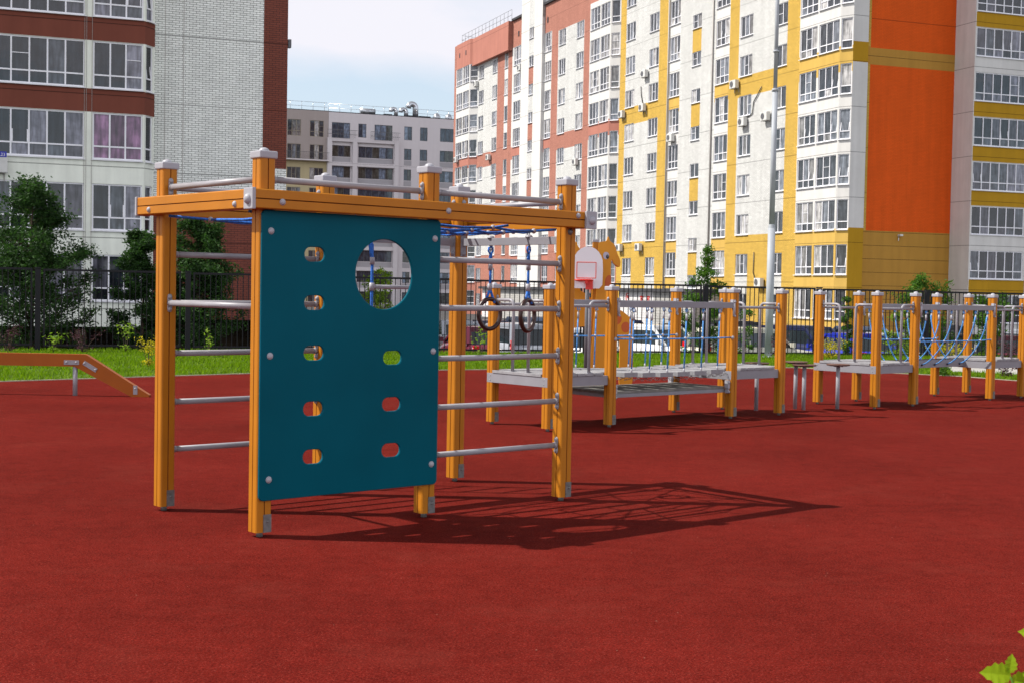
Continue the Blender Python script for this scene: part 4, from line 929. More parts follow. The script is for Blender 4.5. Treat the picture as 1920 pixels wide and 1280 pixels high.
    B.column(fb, -150.3, -145.6, FLOORG, ZT+.05, ['panel_white', (15, 16.4, 'panel_pink'), (FLOORG, 5.3, 'panel_pink'), (26.4, 32, 'panel_pink')], ww, reveal=.1)
    cx0, cy0, cx1, cy1 = 48.8, 145.6, 49.5, 144.6; L = hypot(cx1-cx0, cy1-cy0); fc = (cx0, cy0, (cx1-cx0)/L, (cy1-cy0)/L)
    B.column(fc, 0, L, FLOORG, ZT+.05, ['panel_white', (15, 16.4, 'panel_pink'), (FLOORG, 5.3, 'panel_pink'), (26.4, 32, 'panel_pink')], [(.08, L-.1, z-.12, z+1.75, 1, .5) for z in S], reveal=.08)
    B.wall((63, 133.96, 0, 1), 0, 17, FLOORG, ZT, 'brick_pink'); B.wall((63, 151, -1, 0), 0, 14.2, FLOORG, ZT, 'brick_pink'); B.wall((48.8, 151, 0, -1), 0, .7, FLOORG, ZT, 'brick_pink')
    B.block(49.6, 63, 134.0, 150.9, ZT-.02, ZT+.12, 'roof_tar'); B.finish()
    b = MB()
    for u in (147.0, 149.2): b.box((-.1, u-133.96, 27.9+1.1), (.06, .25, .5))
    b.build('vent_slot', 'black', B.root)
    b = MB(); z0 = ZT-FLOORG
    pts = [(.1, i*1.15-.4) for i in range(15)]
    for x, y in pts: b.tube([(x+.2, y, z0), (x+.2, y, z0+1.1)], .018, 5)
    for zz in (.55, 1.1): b.tube([(.3, -.4, z0+zz), (.3, 15.7, z0+zz)], .018, 5); b.tube([(.3, 15.7, z0+zz), (3.5, 16.7, z0+zz)], .018, 5)
    b.build('roof_railing', 'rail_dark', B.root)
pink()
# ---- right building
def right_block():
    B = Building('apartment_block', 'shaded apartment block with mustard and white bands of balcony glazing at the right edge', (57.2, 71.5, FLOORG)); ZT = 30
    B.column((57.2, 73.5, 0, -1), 0, 2.0, FLOORG, ZT, ['panel_white'])
    z_s = [.12+2.785*k for k in range(9)]
    paint = ['panel_white']+[(z+2.785*0-.98+.0, z-.06, 'panel_mustard') for k, z in enumerate(z_s) if k in (1, 3, 4, 5+0, 7)]
    cx1 = 57.25
    ww = []
    for z in z_s:
        if z < 22: ww.append((57.32, 61.42, z, z+1.78, 6, .5))
    B.column(FF(71.5), cx1, 61.5, FLOORG, ZT, paint, ww, reveal=.1, pane='pane_near'); B.wall(FF(71.5), 57.2, cx1, FLOORG, ZT, 'panel_white')
    fc = (61.5, 71.5, .7071, .7071); B.column(fc, 0, .7, FLOORG, ZT, paint, [(.08, .62, z, z+1.78, 1, .5) for z in z_s if z < 22], pane='pane_near', reveal=.1)
    B.column(FF(72.0), 62.0, 75, FLOORG, ZT, ['brick_pink' if False else 'brick_white'], [(63.5, 65.2, z, z+1.45, 3, 0) for z in z_s if z < 20]+[(68, 69.7, z, z+1.45, 3, 0) for z in z_s if z < 20])
    B.wall((75, 72.0, 0, 1), 0, 14, FLOORG, ZT, 'brick_white'); B.wall((64.2, 73.5, -1, 0), 0, 7, FLOORG, ZT, 'brick_white')
    B.block(57.3, 75, 72.1, 86, ZT-.02, ZT+.2, 'roof_tar'); B.finish()
right_block()
# ---- left building
def left_block():
    B = Building('apartment_block', 'near left apartment block with brown banded glazed balconies and white brick side', (5.2, 54.0, FLOORG)); ZT = 30
    z_s = [.95+2.645*k for k in range(6)]; zb = -.02
    paint = ['panel_white_near']+[(z-.95, z-.05, 'panel_brown_near') for z in z_s[3:]]
    paint = ['panel_white_near']+[(z+1.74, z+2.60, 'panel_brown_near') for z in z_s[2:5]]+[(16, 40, 'panel_brown_near')]
    wl_ = []
    for k, z in enumerate(z_s):
        pn = dict(pane='pane_near'); pv = dict(pane='pane_violet') if k == 2 else pn
        wl_ += [(-.22, 3.04, z, z+1.73, 5, .48, pn), (-3.9, -.5, z, z+1.73, 5, .48, pn), (3.33, 5.14, z, z+1.73, 3, .48, pv)]
    B.column(FF(54.0), -8, 5.2, zb, ZT, paint, wl_, reveal=.09)
    L = hypot(.42, .55); fc = (5.2, 54.0, .42/L, .55/L)
    B.column(fc, 0, L, zb, ZT, paint, [(.10, L-.10, z, z+1.73, 1, .48, dict(pane='pane_near')) for z in z_s], reveal=.07)
    B.wall((5.62, 54.55, 0, 1), 0, .65, zb, ZT, 'panel_white_near')
    B.b.quad(B.P(FF(54), -8, zb), B.P(FF(54), 5.2, zb), B.P(FF(54), 5.62, zb, .6), B.P(FF(54), -8, zb, 3), B.mi('concrete'))
    # recessed basement wall behind the overhang, on short piers
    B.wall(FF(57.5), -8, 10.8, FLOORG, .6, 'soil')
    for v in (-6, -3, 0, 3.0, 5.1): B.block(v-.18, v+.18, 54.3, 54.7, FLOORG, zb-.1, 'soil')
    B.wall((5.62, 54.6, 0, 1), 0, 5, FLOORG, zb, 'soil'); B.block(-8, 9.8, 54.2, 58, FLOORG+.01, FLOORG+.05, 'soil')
    B.column(FF(55.2), 5.62, 9.88, .25, ZT, ['brick_white_near', (FLOORG, 4.75, 'brick_brown_near')])
    B.column(FF(55.2), 9.88, 10.84, FLOORG, ZT, ['brick_brown_near', (4.75, 6.31, 'brick_white_near')])
    B.wall((10.84, 55.2, 0, 1), 0, 12, FLOORG, ZT, 'brick_brown_near'); B.wall((-8, 67, 0, -1), 0, 13, FLOORG, ZT, 'brick_white_near'); B.wall((10.84, 67.2, -1, 0), 0, 18.84, FLOORG, ZT, 'brick_white_near')
    B.block(-7.9, 10.8, 55.3, 67, ZT-.05, ZT, 'roof_tar')
    B.finish()
    b = MB()
    for v in (3.03, 3.10, 3.30): b.box((v-5.2, -.012, 8), (.012, .02, 14.5))
    for v in (6.08, 6.78): b.box((v-5.2, 1.192, 15), (.015, .02, 28))
    b.build('expansion_joint', 'drain_pipe', B.root)
    b = MB(); b.box((10.92-5.2, 1.3, 11.3+1.1), (.12, .25, .32)); b.build('wall_box', 'rail_dark', B.root)
left_block()
# ---- grey mid-rise in the distance
def grey():
    B = Building('apartment_block', 'distant grey plaster mid-rise block with wide brown glazing and roof ducts', (43.4, 191, FLOORG)); ZT = 26.0
    rows = [19.86-2.92*k for k in range(0, 8)]
    ww = []
    fr = FF(191); gl = dict(pane='pane_grey', frame='rail_dark', sill=False, fw=.06)
    top = [(43.85, 46.45, 22.45, 24.62, 3, 0), (47.65, 48.8, 22.7, 24.62, 2, 0), (50.0, 52.6, 22.45, 24.62, 3, 0), (54.35, 55.5, 22.7, 24.62, 2, 0), (56.7, 57.8, 22.7, 24.62, 2, 0), (59.7, 63.4, 22.75, 24.65, 5, 0)]
    for z in rows: ww += [(43.9, 46.55, z, z+1.58, 3, 0), (47.7, 52.75, z, z+1.58, 5, 0), (54.37, 55.45, z, z+1.6, 2, 0), (56.7, 57.8, z, z+1.6, 2, 0), (59.7, 63.4, z, z+1.6, 5, 0)]
    pts = [0, 43.4, 47.2, 53.4, 59.0, 66]
    def cols(a0, a1):
        W = [w_ for w_ in ww+top if a0 <= w_[0] < a1]
        paint = ['grey_plaster']
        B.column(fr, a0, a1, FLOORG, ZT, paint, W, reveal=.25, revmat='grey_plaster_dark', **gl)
    for a0, a1 in ((43.4, 47.15), (47.15, 53.3), (53.3, 56.1), (56.1, 58.6), (58.6, 66)): cols(a0, a1)
    # darker spandrels below every window and projecting white frames
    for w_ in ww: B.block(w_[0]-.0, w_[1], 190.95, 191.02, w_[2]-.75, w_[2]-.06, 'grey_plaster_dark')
    for v in (43.5, 47.1, 53.15): B.block(v-.32, v+.32, 190.45, 190.99, FLOORG, 22.35, 'grey_plaster')
    for z in rows+[22.78]: B.block(43.2, 53.4, 190.50, 190.985, z-1.30 if z < 22 else 21.95, z-.78 if z < 22 else 22.4, 'grey_plaster')
    B.wall((43.4, 191, 0, 1), 0, 14, ZT-3, ZT, 'grey_plaster'); B.wall((66, 191, 0, 1), 0, 14, FLOORG, ZT, 'grey_plaster')
    B.block(43.4, 66, 191.05, 205, ZT-.05, ZT+.12, 'roof_tar')
    B.finish(); rt_ = B.root; gx = 43.4; gz = -FLOORG
    b = MB()
    for a0, a1 in ((43.0, 47.3), (49.2, 53.5)):
        for zz in (22.9, 23.5): b.box(((a0+a1)/2-gx, -1.0, zz+gz), (a1-a0, .04, .05))
        for i in range(int((a1-a0)/.16)): b.box((a0+i*.16-gx, -1.0, 22.95+gz), (.02, .02, 1.1))
    b.build('balcony_railing', 'rail_dark', rt_)
    b = MB()
    for i in range(14): b.tube([(i*1.6, .2, ZT+gz), (i*1.6, .2, ZT+gz+1.2)], .025, 5)
    for zz in (.6, 1.2): b.tube([(0, .2, ZT+gz+zz), (22, .2, ZT+gz+zz)], .025, 5)
    b.build('roof_railing', 'roof_metal', rt_)
    for x, r, h in ((51.6, .35, 1.0), (53.5, .30, 1.0), (54.9, .28, 1.0)):
        pass
    def duct(x, r, h):
        b = MB(); pts = [(x-gx, 1.5, ZT+gz), (x-gx, 1.5, ZT+gz+h)]
        for k in range(1, 9): a = pi*k/8; pts.append((x-gx-r*1.3+r*1.3*cos(a), 1.5, ZT+gz+h+r*1.3*sin(a)))
        b.tube(pts, r, 12); b.build('roof_duct', 'roof_metal', rt_)
    duct(56.4, .42, 1.5); duct(55.0, .32, .8); duct(53.5, .30, .8)
    b = MB(); b.ball((49.2-gx, 1.5, ZT+gz+.5), .5, 12); b.tube([(48.2-gx, 1.5, ZT+gz+.6), (50.4-gx, 1.5, ZT+gz+.6)], .4, 12); b.build('roof_fan', 'roof_metal', rt_)
    b = MB()
    for x in (59.6, 61.4): b.lathe((x-gx, 1.5, ZT+gz), [(.6, 0), (.55, .5), (.3, .9), (.1, 1.0)], 10)
    b.build('roof_vent', 'roof_metal', rt_)
    b = MB()
    for x in (52.4, 55.8, 57.6, 58.1): b.box((x-gx, 2.0, ZT+gz+.22), (1.2, .8, .45))
    b.build('roof_unit', 'roof_tar', rt_)
    # beige section
    B = Building('apartment_block', 'distant beige and cream mid-rise section beside the grey block', (30, 191, FLOORG)); ZT = 26.05
    ww = [(37.6, 39.5, 22.45, 24.7, 3, .7), (40.75, 42.7, 22.45, 24.7, 3, .7), (33.2, 35.1, 22.45, 24.7, 3, .7)]
    for k, z in enumerate([19.3, 16.1, 13.3, 10.4, 7.5, 4.6, 1.7, -.6]): ww += [(37.6, 39.5, z, z+2.05, 3, 0), (40.75, 42.7, z, z+2.05, 3, 0), (33.2, 35.1, z, z+2.05, 3, 0)]
    B.column(FF(191), 30, 43.38, FLOORG, ZT, ['cream_plaster', (19.05, 30, 'beige_plaster')], ww, pane='pane', frame='edging', sill=False, reveal=.3)
    for a0, a1 in ((30, 43.36),): B.block(a0, a1, 189.9, 190.99, 19.05, 19.2, 'grey_plaster')
    B.wall((30, 205, 0, -1), 0, 14, FLOORG, ZT, 'beige_plaster')
    B.block(30, 43.38, 191.05, 205, ZT-.04, ZT+.1, 'roof_tar'); B.finish()
    b = MB()
    for zz in (20.2,): b.box((6.7, -1.05, zz+gz), (13.3, .04, .05))
    for i in range(80): b.box((i*.165+.1, -1.05, 19.7+gz), (.02, .02, 1.0))
    b.build('balcony_railing', 'rail_dark', B.root)
    b = MB()
    for i in range(9): b.tube([(i*1.6, .2, ZT+gz), (i*1.6, .2, ZT+gz+1.2)], .025, 5)
    for zz in (.6, 1.2): b.tube([(0, .2, ZT+gz+zz), (13.2, .2, ZT+gz+zz)], .025, 5)
    b.build('roof_railing', 'roof_metal', B.root)
grey()
# ---- low annexes at the foot of the block
def annex(label, u0, u1, vf, split, signs=()):
    B = Building('annex', label, (vf, u0, FLOORG), cat='annex building'); ZT = 1.72
    B.column(LF(vf), -u1, -split, FLOORG, ZT, ['annex_white']); B.column(LF(vf), -split, -u0, FLOORG, ZT, ['annex_brick'])
    B.wall(FF(u0), vf, 49.6, FLOORG, ZT, 'annex_brick'); B.wall((49.6, u1, -1, 0), 0, 49.6-vf, FLOORG, ZT, 'annex_brick'); B.finish()
    b = MB(); b.box(((49.5-vf)/2-.1, (u1-u0)/2, ZT-FLOORG+.12), (49.5-vf+.5, u1-u0+.6, .24)); b.build('flat_roof', 'roof_tar', B.root)
    for (u, z, kind) in signs:
        b = MB(); x = -.03
        if kind == 'ring': b.tube([(x, u-u0+.26*cos(t*pi/12), z-FLOORG+.32*sin(t*pi/12)) for t in range(24)], .03, 6, closed=True); b.box((x, u-u0, z-FLOORG+.05), (.04, .10, .2))
        else:
            b.tube([(x, u-u0+.17*cos(t*pi/8), z-FLOORG+.10*sin(t*pi/8)) for t in range(16)], .04, 6, closed=True)
            for dy in (-.22, -.08, .08, .22): b.box((x, u-u0+dy, z-FLOORG+.24-abs(dy)*.2), (.04, .07, .12))
            b.box((x, u-u0, z-FLOORG-.32), (.03, .5, .07))
        b.build('sign', 'red_paint', B.root)
annex('low white and grey brick annex with red signs under the yellow block', 86.6, 99.3, 46.0, 93.2, ((97.65, 1.25, 'ring'), (95.1, 1.12, 'paw'), (94.0, 1.10, 'paw')))
annex('low grey brick annex with dark flat roof under the pink block', 115.0, 132.0, 46.0, 129.4, ((130.6, 1.05, 'ring'),))

# ---------------------------------------------------------------- air conditioners
def ac_proto():
    r = thing('air_conditioner', 'x', 'air conditioner', (0, 0, 0), 0, 'air conditioners on the facades')
    b = MB(); b.box((0, -.24, .3), (.82, .3, .58)); b.build('casing', 'ac_body', r, bevel=.015)
    b = MB(); b.tube([(-.12+.22*cos(t*pi/10), -.395, .3+.22*sin(t*pi/10)) for t in range(20)], .012, 5, closed=True); b.tube([(-.12, -.385, .3), (-.12, -.398, .3)], .19, 20); b.build('fan_grille', 'rail_dark', r)
    b = MB()
    for x in (-.3, .3): b.box((x, -.2, -.01), (.04, .42, .03)); b.box((x, -.015, -.14), (.04, .03, .28))
    b.box((0, -.02, -.02), (.62, .03, .03))
    b.build('wall_bracket', 'drain_pipe', r); return r
AC = [(102.36, 19.2, 'between upper white strip windows, topmost on the yellow section'), (106.6, 16.4, 'on the high yellow band beside the pink bay'), (102.6, 16.5, 'on the high yellow band under a white brick window'),
      (97.4, 13.55, 'under a tall glazed window left of the yellow stair panels'), (87.6, 16.4, 'on the yellow band above the pole, nearest the brick strip'), (86.3, 13.6, 'directly under a three-pane window with a hanging cable'),
      (83.2, 13.65, 'just right of the hanging cable, beside the light pole'), (83.5, 2.3, 'low on the yellow wall beside the pole just above the fence'), (106.5, 5.2, 'on the low yellow band beside the giraffe head'),
      (102.75, 5.15, 'on the low yellow band right of the giraffe head'), (144.9, 24.0, 'top left under the pink fascia of the far section'), (131.2, 23.8, 'beside the white stair tower at the top'),
      (140.3, 15.6, 'on the pink band of the far section'), (149.3, 16.0, 'on the far pink bay at the outermost end'), (116.4, 13.2, 'under a window of the pink middle section')]
ac0 = ac_proto()
for i, (u, z, lab) in enumerate(AC):
    o = ac0 if i == 0 else clone(ac0)
    v = 49.5
    if u > 146: v = 48.8
    p = vu(v, u, z-.1); o.location = p; o.rotation_euler = (0, 0, RZ-pi/2); o['label'] = 'white air conditioner '+lab
o = clone(ac0); o.location = vu(-.05, 54.0, 5.55); o.rotation_euler = (0, 0, RZ); o['label'] = 'white air conditioner under the violet curtains row at the left edge of the photo'
b = MB(); b.box((.25, -.395, .66), (.26, .012, .20)); sg = b.build('number_sign', 'sign_blue', None, o.location, RZ); tag(sg, 'small blue number plate above the air conditioner at the left edge', 'sign')
cu = bpy.data.curves.new('sign_text', 'FONT'); cu.body = '.23'; cu.size = .16; cu.extrude = .002; cu.materials.append(MATS['plate_white'])
t0 = bpy.data.objects.new('t0', cu); COL.objects.link(t0); dg = bpy.context.evaluated_depsgraph_get(); tm = bpy.data.meshes.new_from_object(t0.evaluated_get(dg)); bpy.data.objects.remove(t0); t_ = ob('lettering', tm); t_.parent = sg; t_.location = (.14, -.404, .60); t_.rotation_euler = (pi/2, 0, 0)

# ---------------------------------------------------------------- trees and shrubs
def leaves_mesh(name, pts, size, mat, R, flat=0.):
    v = []; f = []
    for p in pts:
        s = size*R.uniform(.6, 1.25); a = Vector((R.gauss(0, 1), R.gauss(0, 1), R.gauss(0, .6))).normalized(); c = a.cross(Vector((R.gauss(0, 1), R.gauss(0, 1), R.gauss(0, 1)+flat))).normalized(); n = a.cross(c)
        p = Vector(p); i = len(v); v += [p-a*s, p+c*s*.42+n*s*.12, p+a*s, p-c*s*.42+n*s*.12]; f += [(i, i+1, i+2), (i, i+2, i+3)]
    me = bpy.data.meshes.new(name); me.from_pydata([tuple(x) for x in v], [], f); me.materials.append(MATS[mat]); me.update(); return me
def tree(name, label, cat, loc, H, rad, seed, nleaf, size, mat, shape='round', trunk=.07, group=None, crown0=.12):
    R = random.Random(seed); root = thing(name, label, cat, loc, 0, group); tb = MB(); pts = []
    lean = Vector((R.uniform(-.1, .1), R.uniform(-.1, .1), 0)); k = 9
    path = [Vector((lean.x*t*t*H*.3+R.gauss(0, .02)*t, lean.y*t*t*H*.3, H*t*.95)) for t in [i/k for i in range(k+1)]]
    tb.tube(path, [trunk*(1-.88*i/k) for i in range(k+1)], 8)
    nb = max(10, int(26*rad)); tips = []
    for i in range(nb):
        t = crown0+(1-crown0)*((i+R.random())/nb); z = H*t*.95; j = min(k-1, int(t*k)); base = path[j].lerp(path[j+1], t*k-j)
        if shape == 'cone': env = rad*(1-t)**.75+.06
        elif shape == 'wide': env = rad*min(1., .62+t*1.3)*(1-max(0, t-.30)/.70)**.62+.12
        else: env = rad*max(.15, sin(pi*(t*.86+.10)))**.7
        env *= R.uniform(.6, 1.15); a = R.uniform(0, 2*pi); rise = R.uniform(.15, .75)*env
        tip = base+Vector((cos(a)*env, sin(a)*env, rise)); mid = base.lerp(tip, .5)+Vector((R.gauss(0, .05), R.gauss(0, .05), .04)); br = trunk*(1-.85*t)*.45
        tb.tube([base, mid, tip], [br, br*.6, .004], 5)
        for q in range(5):
            s0 = R.uniform(.25, 1); pb = base.lerp(mid, s0*2) if s0 < .5 else mid.lerp(tip, s0*2-1); l = env*R.uniform(.2, .5)+.08
            tp = pb+Vector((R.gauss(0, 1), R.gauss(0, 1), R.gauss(.35, .7))).normalized()*l; tb.tube([pb, tp], [br*.35, .003], 4, caps=False); tips.append((pb, tp))
        tips.append((mid, tip))
    per = max(1, nleaf//len(tips))
    for a_, b_ in tips:
        m = int(per*R.uniform(.4, 1.6)*min(1.6, (b_-a_).length/(.32*rad)+.1)); sg_ = .03+.045*rad
        for _ in range(m): q = a_.lerp(b_, R.uniform(.2, 1.08)); pts.append(q+Vector((R.gauss(0, sg_), R.gauss(0, sg_), R.gauss(0, sg_*.7))))
    tb.build('trunk', 'bark', root); ob('crown', leaves_mesh('crown', pts, size, mat, R), root); return root
G = -1.1
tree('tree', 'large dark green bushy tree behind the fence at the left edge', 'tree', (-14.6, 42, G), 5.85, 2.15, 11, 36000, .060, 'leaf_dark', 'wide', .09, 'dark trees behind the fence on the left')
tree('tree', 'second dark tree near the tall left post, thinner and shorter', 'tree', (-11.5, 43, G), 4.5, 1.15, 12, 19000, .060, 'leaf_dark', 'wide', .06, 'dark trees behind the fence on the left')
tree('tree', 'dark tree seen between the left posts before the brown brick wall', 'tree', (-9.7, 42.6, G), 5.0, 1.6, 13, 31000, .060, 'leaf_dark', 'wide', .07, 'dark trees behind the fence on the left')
tree('tree', 'small dark green cone shaped tree rising over the fence before the yellow facade', 'tree', (6.2, 44, G), 4.35, .95, 14, 8500, .05, 'leaf_green', 'cone', .05)
tree('shrub', 'tall light green shrub with upright sprays behind the fence below the orange wall', 'shrub', (12.7, 43, G), 3.5, 1.05, 15, 7000, .05, 'leaf_green', 'round', .03)
tree('tree', 'slim green conifer like tree behind the fence below the ochre wall', 'tree', (10.7, 44.2, G), 2.75, .32, 16, 2600, .05, 'leaf_green', 'cone', .04)
tree('tree', 'small yellowish green tree seen through the round hole of the teal wall', 'tree', (-5.55, 58, G), 3.5, .95, 17, 3000, .07, 'leaf_light', 'round', .05)
tree('shrub', 'dark green shrub at the foot of the small tree seen through the round hole', 'shrub', (-5.2, 50, G), 1.75, .7, 18, 2600, .055, 'leaf_green', 'round', .03)
tree('tree', 'green tree behind the fence at the right edge of the photo', 'tree', (15.4, 44, G), 2.9, .8, 19, 3500, .06, 'leaf_green', 'round', .05)
tree('shrub', 'green climbing shrub behind the fence right of the wide rope post', 'shrub', (11.6, 41.6, G), 2.4, .6, 29, 2400, .05, 'leaf_light', 'round', .03)
tree('shrub', 'thin dark shrub behind the fence just left of the light pole', 'shrub', (7.2, 42.5, G), 2.5, .42, 21, 700, .05, 'leaf_green', 'round', .025)
def shrub(label, x, y, h, r, n, size, mat, seed, name='shrub', stems=5):
    R = random.Random(seed); root = thing(name, label, 'shrub', (x, y, 0)); tb = MB(); pts = []
    for i in range(stems):
        a = R.uniform(0, 2*pi); tip = Vector((cos(a)*r*R.uniform(.2, 1), sin(a)*r*R.uniform(.2, 1), h*R.uniform(.6, 1))); mid = tip*.5+Vector((0, 0, h*.08))
        tb.tube([(0, 0, -.02), mid*.5, mid, tip], [.008, .007, .005, .002], 5)
        for _ in range(n//stems): t = R.uniform(.25, 1.05); p = mid*(t*2)*.5*1.0 if t < .5 else mid.lerp(tip, t*2-1); pts.append(p+Vector((R.gauss(0, .2*r+.01), R.gauss(0, .2*r+.01), R.gauss(0, .03))))
    tb.build('stem', 'bark', root); ob('foliage', leaves_mesh('foliage', pts, size, mat, R), root); return root
shrub('thin purple leaved shrub at the fence near the left edge', -11.5, 31.6, .62, .35, 260, .03, 'leaf_purple', 31)
shrub('small green sapling with large pale leaves right of the wide left fence post', -10.6, 31.9, .42, .22, 70, .06, 'leaf_light', 32)
shrub('thin purple leaved shrub between the green sapling and the yellow green one', -9.95, 32.1, .60, .38, 260, .03, 'leaf_purple', 33)
shrub('slender yellow green sapling standing before the fence, left of the tall post', -9.0, 32.2, .72, .22, 170, .04, 'leaf_light', 34)
shrub('golden yellow shrub on the lawn beside the tall left post', -7.15, 27.2, .60, .22, 420, .028, 'leaf_yellow', 35)
shrub('young sapling with pale green tuft of leaves seen between the left posts', -6.85, 31.2, .70, .13, 60, .055, 'leaf_light', 36, stems=3)
shrub('young yellow tipped sapling at the fence behind the gymnastic rings', -.75, 32.8, .75, .22, 90, .045, 'leaf_light', 37)
shrub('thin dark purple shrub beside the foot of the light pole', 6.9, 36.0, .72, .30, 330, .03, 'leaf_purple', 38)
shrub('bright yellow shrub before the fence beside the blue car', 8.35, 36.2, .55, .42, 800, .026, 'leaf_yellow', 39, stems=9)
shrub('yellow shrub before the fence seen through the curved ropes', 11.6, 36.8, .50, .50, 700, .028, 'leaf_yellow', 40, stems=9)
shrub('dark purple low shrub before the fence at the far right', 13.6, 37.6, .48, .55, 700, .03, 'leaf_purple', 41, stems=9)
shrub('small green shrub on the lawn right of the concrete path', 9.25, 29.6, .30, .28, 260, .04, 'leaf_green', 42, stems=6)
shrub('small dark shrub at the lawn edge near the right edge of the photo', 10.6, 29.5, .28, .20, 120, .035, 'leaf_purple', 43, stems=4)
shrub('tiny green sapling at the fence behind the bridge end post', 5.3, 35.0, .50, .16, 70, .04, 'leaf_green', 44, stems=3)
# serrated leaves of a shrub close to the camera
def corner_plant():
    root = thing('corner_shrub', 'bright green serrated leaves of a shrub close by in the bottom right corner', 'shrub', (1.118, 2.8, -.012)); R = random.Random(5)
    tb = MB(); tb.tube([(.02, .02, -.02), (.0, .02, .5), (-.02, .0, .86)], [.010, .008, .004], 8); tb.tube([(0, .02, .62), (-.05, .0, .80), (-.09, -.01, .895)], [.006, .004, .002], 6); tb.tube([(-.01, .01, .80), (-.02, -.02, .93), (-.02, 0, .98)], [.004, .003, .002], 6); tb.build('stem', 'leaf_green', root)
    def leaf(p, d, L, wd, tilt):
        L *= 1.1; wd *= 1.25; d = Vector(d).normalized(); s = d.cross(Vector((0, -1, .35+tilt))).normalized(); n = s.cross(d); m = 9; v = []; f = []
        p = Vector(p)
        for i in range(m+1):
            t = i/m; w = wd*(sin(pi*t**.75)**.9 if 0 < t < 1 else 0); jag = (1.18 if i % 2 else .88)
            c = p+d*L*t-n*L*.25*t*t; v += [c-s*w*jag+n*w*.25, c, c+s*w*jag+n*w*.25]
        for i in range(m): a = i*3; f += [(a, a+1, a+4, a+3), (a+1, a+2, a+5, a+4)]
        me = bpy.data.meshes.new('leaf'); me.from_pydata([tuple(q) for q in v], [], f); me.materials.append(MATS['leaf_fresh']); me.update(); ob('leaf', me, root)
    for p, d, L, wd in (((-.085, 0, .895), (-1, 0, .12), .055, .017), ((-.09, 0, .90), (.25, .1, 1), .036, .010), ((-.085, 0, .885), (1, 0, .12), .05, .012), ((-.10, -.01, .872), (1, .1, -.45), .07, .016),
                        ((-.015, 0, .975), (-1, .1, .25), .05, .013), ((-.02, 0, .965), (-.7, .1, -.5), .04, .012), ((-.01, 0, .97), (1, .1, .3), .05, .015), ((-.035, -.02, .90), (-.6, -.1, .1), .03, .02),
                        ((-.02, 0, .86), (-.75, -.2, -.25), .055, .022), ((-.01, .0, .84), (.8, -.1, -.2), .06, .022), ((-.03, .0, .80), (-1, .0, -.3), .06, .02), ((0, 0, .78), (1, 0, .1), .06, .02), ((0, 0, .72), (-1, -.3, .1), .06, .02)):
        leaf(p, d, L, wd, R.uniform(-.3, .3))
corner_plant()

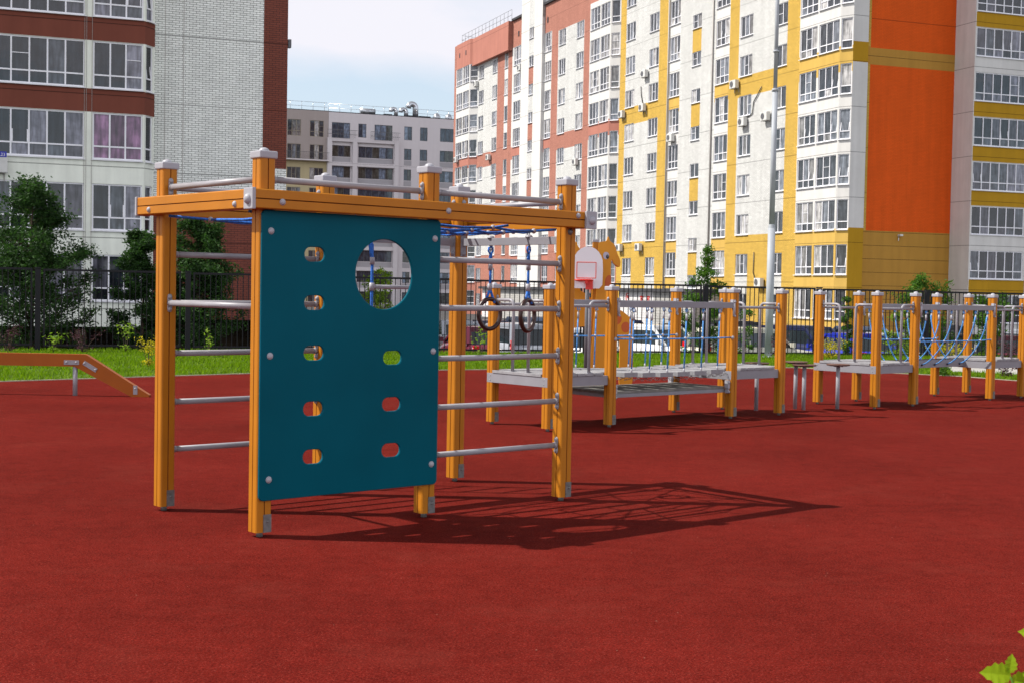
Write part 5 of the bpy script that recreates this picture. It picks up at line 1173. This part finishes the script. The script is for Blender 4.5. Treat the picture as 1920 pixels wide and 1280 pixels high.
# ---------------------------------------------------------------- parked cars
node_mat('car_white', (.78, .78, .78), .16, .7)
def car(kind):
    """x forward, wheels on z=0"""
    r = thing('parked_car', 'x', 'car', (0, 0, 0), 0, 'cars parked behind the fence')
    suv = kind == 'suv'; L = 4.5 if suv else 4.4; Hh = 1.62 if suv else 1.47; W_ = .91; belt = 1.06 if suv else .97
    st = [(-L/2, .45, .80, .74), (-L/2+.06, .30, belt-.12, .82), (-L/2+.22, .24, belt-.01, .88), (-L/2+.7, .22, belt, W_), (0, .22, belt, W_), (L/2-1.5, .22, belt-.02, W_), (L/2-1.1, .22, belt-.06, .89), (L/2-.45, .24, belt-.14, .86), (L/2-.12, .30, belt-.26, .78), (L/2, .40, .62, .66)]
    b = MB(); rings = []
    for x, zb, zt, hw in st: rings.append([(x, -hw*.86, zb), (x, -hw, zb+.14), (x, -hw, zt-.16), (x, -hw*.93, zt), (x, hw*.93, zt), (x, hw, zt-.16), (x, hw, zb+.14), (x, hw*.86, zb)])
    n = 8; vs = [p for q in rings for p in q]; fs = [(i*n+j, i*n+(j+1) % n, (i+1)*n+(j+1) % n, (i+1)*n+j) for i in range(len(st)-1) for j in range(n)]; fs += [tuple(reversed(range(n))), tuple((len(st)-1)*n+j for j in range(n))]
    b.add(vs, fs, 0, True)
    xr0, xr1, xf0, xf1 = -L/2+(.12 if suv else .55), -L/2+(.42 if suv else 1.05), L/2-1.95, L/2-1.25   # rear base, rear roof, front roof, front base
    tw = .68; hw = W_*.9; b.box(((xr1+xf0)/2, 0, Hh-.055), (xf0-xr1+.12, tw*2+.04, .13)); b.box(((xr1+xf0)/2, 0, Hh+.02), (xf0-xr1-.25, tw*1.6, .05))
    P = lambda x, y, z: (x, y, z)
    for s in (-1, 1):
        b.bar(P(xr0, s*hw, belt-.02), P(xr1, s*tw, Hh-.02), .16, .16); b.bar(P(xf1, s*hw, belt-.03), P(xf0, s*tw, Hh-.02), .08, .07)
        b.bar(P((xr1+xf0)/2+.1, s*(hw+.005), belt-.02), P((xr1+xf0)/2+.05, s*(tw+.005), Hh-.02), .05, .07); b.bar(P(xr1, s*tw, Hh-.02), P(xf0, s*tw, Hh-.02), .06, .06)
        b.box((xf1+.0-.15, s*(W_+.09), belt+.08), (.12, .18, .14))
    body = b.build('body', 'car_white', r, bevel=.0)
    g = MB(); q = [(xr0+.03, hw-.02, belt-.02), (xr1+.02, tw-.02, Hh-.03), (xf0-.02, tw-.02, Hh-.03), (xf1-.03, hw-.02, belt-.03)]
    vs = [(x, -y, z) for x, y, z in q]+[(x, y, z) for x, y, z in q]; g.add(vs, [(0, 1, 2, 3), (7, 6, 5, 4), (0, 4, 5, 1), (3, 2, 6, 7), (1, 5, 6, 2), (0, 3, 7, 4)]); g.build('window_glass', 'car_glass', r)
    wm = MB(); wm.tube([(0, -.10, 0), (0, .10, 0)], .33, 18); wm.tube([(0, -.104, 0), (0, -.06, 0)], .21, 14, 1); wm.tube([(0, .06, 0), (0, .104, 0)], .21, 14, 1); wme = wm.mesh('wheel', ['tyre', 'rim'])
    for x in (-L/2+.82, L/2-.85):
        for s in (-1, 1): ob('wheel', wme, r, (x, s*(W_-.10), .33))
    for s in (-1, 1):
        t = MB(); t.box((-L/2+.07, s*(.74 if not suv else .80), belt-.10 if not suv else belt-.04), (.10, .2 if not suv else .12, .16 if not suv else .30)); t.build('tail_light', 'lamp_red', r, bevel=.02)
        t = MB(); t.box((L/2-.13, s*.62, .66), (.16, .30, .13)); t.build('headlight', 'lamp_clear', r, bevel=.02)
    t = MB(); t.box((-L/2-.005, 0, .62), (.02, .5, .11)); t.box((L/2+.005, 0, .45), (.02, .5, .11)); t.build('number_plate', 'plate_white', r)
    t = MB(); t.box((L/2-.02, 0, .58), (.05, .8, .12)); t.box((-L/2+.02, 0, .35), (.08, 1.4, .14)); t.build('bumper_grille', 'tyre', r, bevel=.01)
    return r
for nm, c in (('car_white', (.78, .78, .78)), ('car_cream', (.62, .60, .50)), ('car_silver', (.30, .32, .36)), ('car_blue', (.015, .03, .35)), ('car_navy', (.02, .025, .07)), ('car_black', (.012, .013, .015)), ('car_maroon', (.10, .012, .03)), ('car_greyblue', (.16, .20, .28))):
    node_mat(nm, c, .16, .7)
CARS = [  # place along the photo's width, distance, heading in quarter turns (1: nose away), kind, paint, label
    (893, 46.5, 1, 'sedan', 'car_maroon', 'deep maroon car nearest the wide double fence post, front row'),
    (955, 46, 1, 'suv', 'car_silver', 'silver grey off-road car facing away behind the gymnastic rings'),
    (1092, 46, -1, 'sedan', 'car_white', 'white car with windscreen to the fence behind the giraffe figure'),
    (1238, 46.5, -.78, 'suv', 'car_white', 'white off-road car parked askew, seen through the bridge ropes'),
    (1415, 45.6, 0, 'suv', 'car_cream', 'cream coloured car parked side on behind the light pole'),
    (1520, 49.8, -.8, 'suv', 'car_navy', 'dark blue off-road car between the cream and the bright blue car'),
    (1590, 47, 1.0, 'sedan', 'car_blue', 'bright blue car with red rear light near the yellow shrub'),
    (1682, 47.6, -1, 'sedan', 'car_silver', 'silver car with windscreen towards the fence behind the curved ropes'),
    (1775, 48.5, 1, 'sedan', 'car_black', 'black car behind the middle of the rope crossing climber'),
    (1858, 48, .9, 'sedan', 'car_maroon', 'dark red car at the far right behind the purple shrub'),
    (1925, 51, 1, 'suv', 'car_silver', 'grey off-road car at the right edge behind the fence'),
    (845, 55, 1, 'sedan', 'car_silver', 'silver car seen low through the gap beside the teal climbing wall'),
    (925, 55.5, -1, 'sedan', 'car_navy', 'dark navy car in the second row behind the silver grey one'),
    (1015, 56, -1, 'suv', 'car_greyblue', 'grey blue off-road car in the second row right of the rings'),
    (1165, 56, -1, 'suv', 'car_navy', 'navy off-road car in the second row behind the first bridge ropes'),
    (1300, 56, 0, 'sedan', 'car_black', 'black car side on in the second row behind the bridge'),
    (1385, 56.5, -1, 'suv', 'car_black', 'black off-road car in the second row just left of the light pole'),
    (1625, 57, -1, 'sedan', 'car_greyblue', 'grey blue car in the second row behind the bright blue car'),
    (1730, 58, 1, 'suv', 'car_black', 'black off-road car in the second row behind the curved ropes')]
protos = {}
for px_, Y_, hd, kd, pt, lab in CARS:
    if kd not in protos: o = protos[kd] = car(kd)
    else: o = clone(protos[kd])
    o.location = ((px_-960)/2593*Y_, Y_, -1.1); o.rotation_euler = (0, 0, RZ+hd*pi/2+random.uniform(-.05, .05)); o['label'] = lab
    for ch in [x for x in COL.objects if x.parent == o and x.name.startswith('body')]:
        ch.material_slots[0].link = 'OBJECT'; ch.material_slots[0].material = MATS[pt]
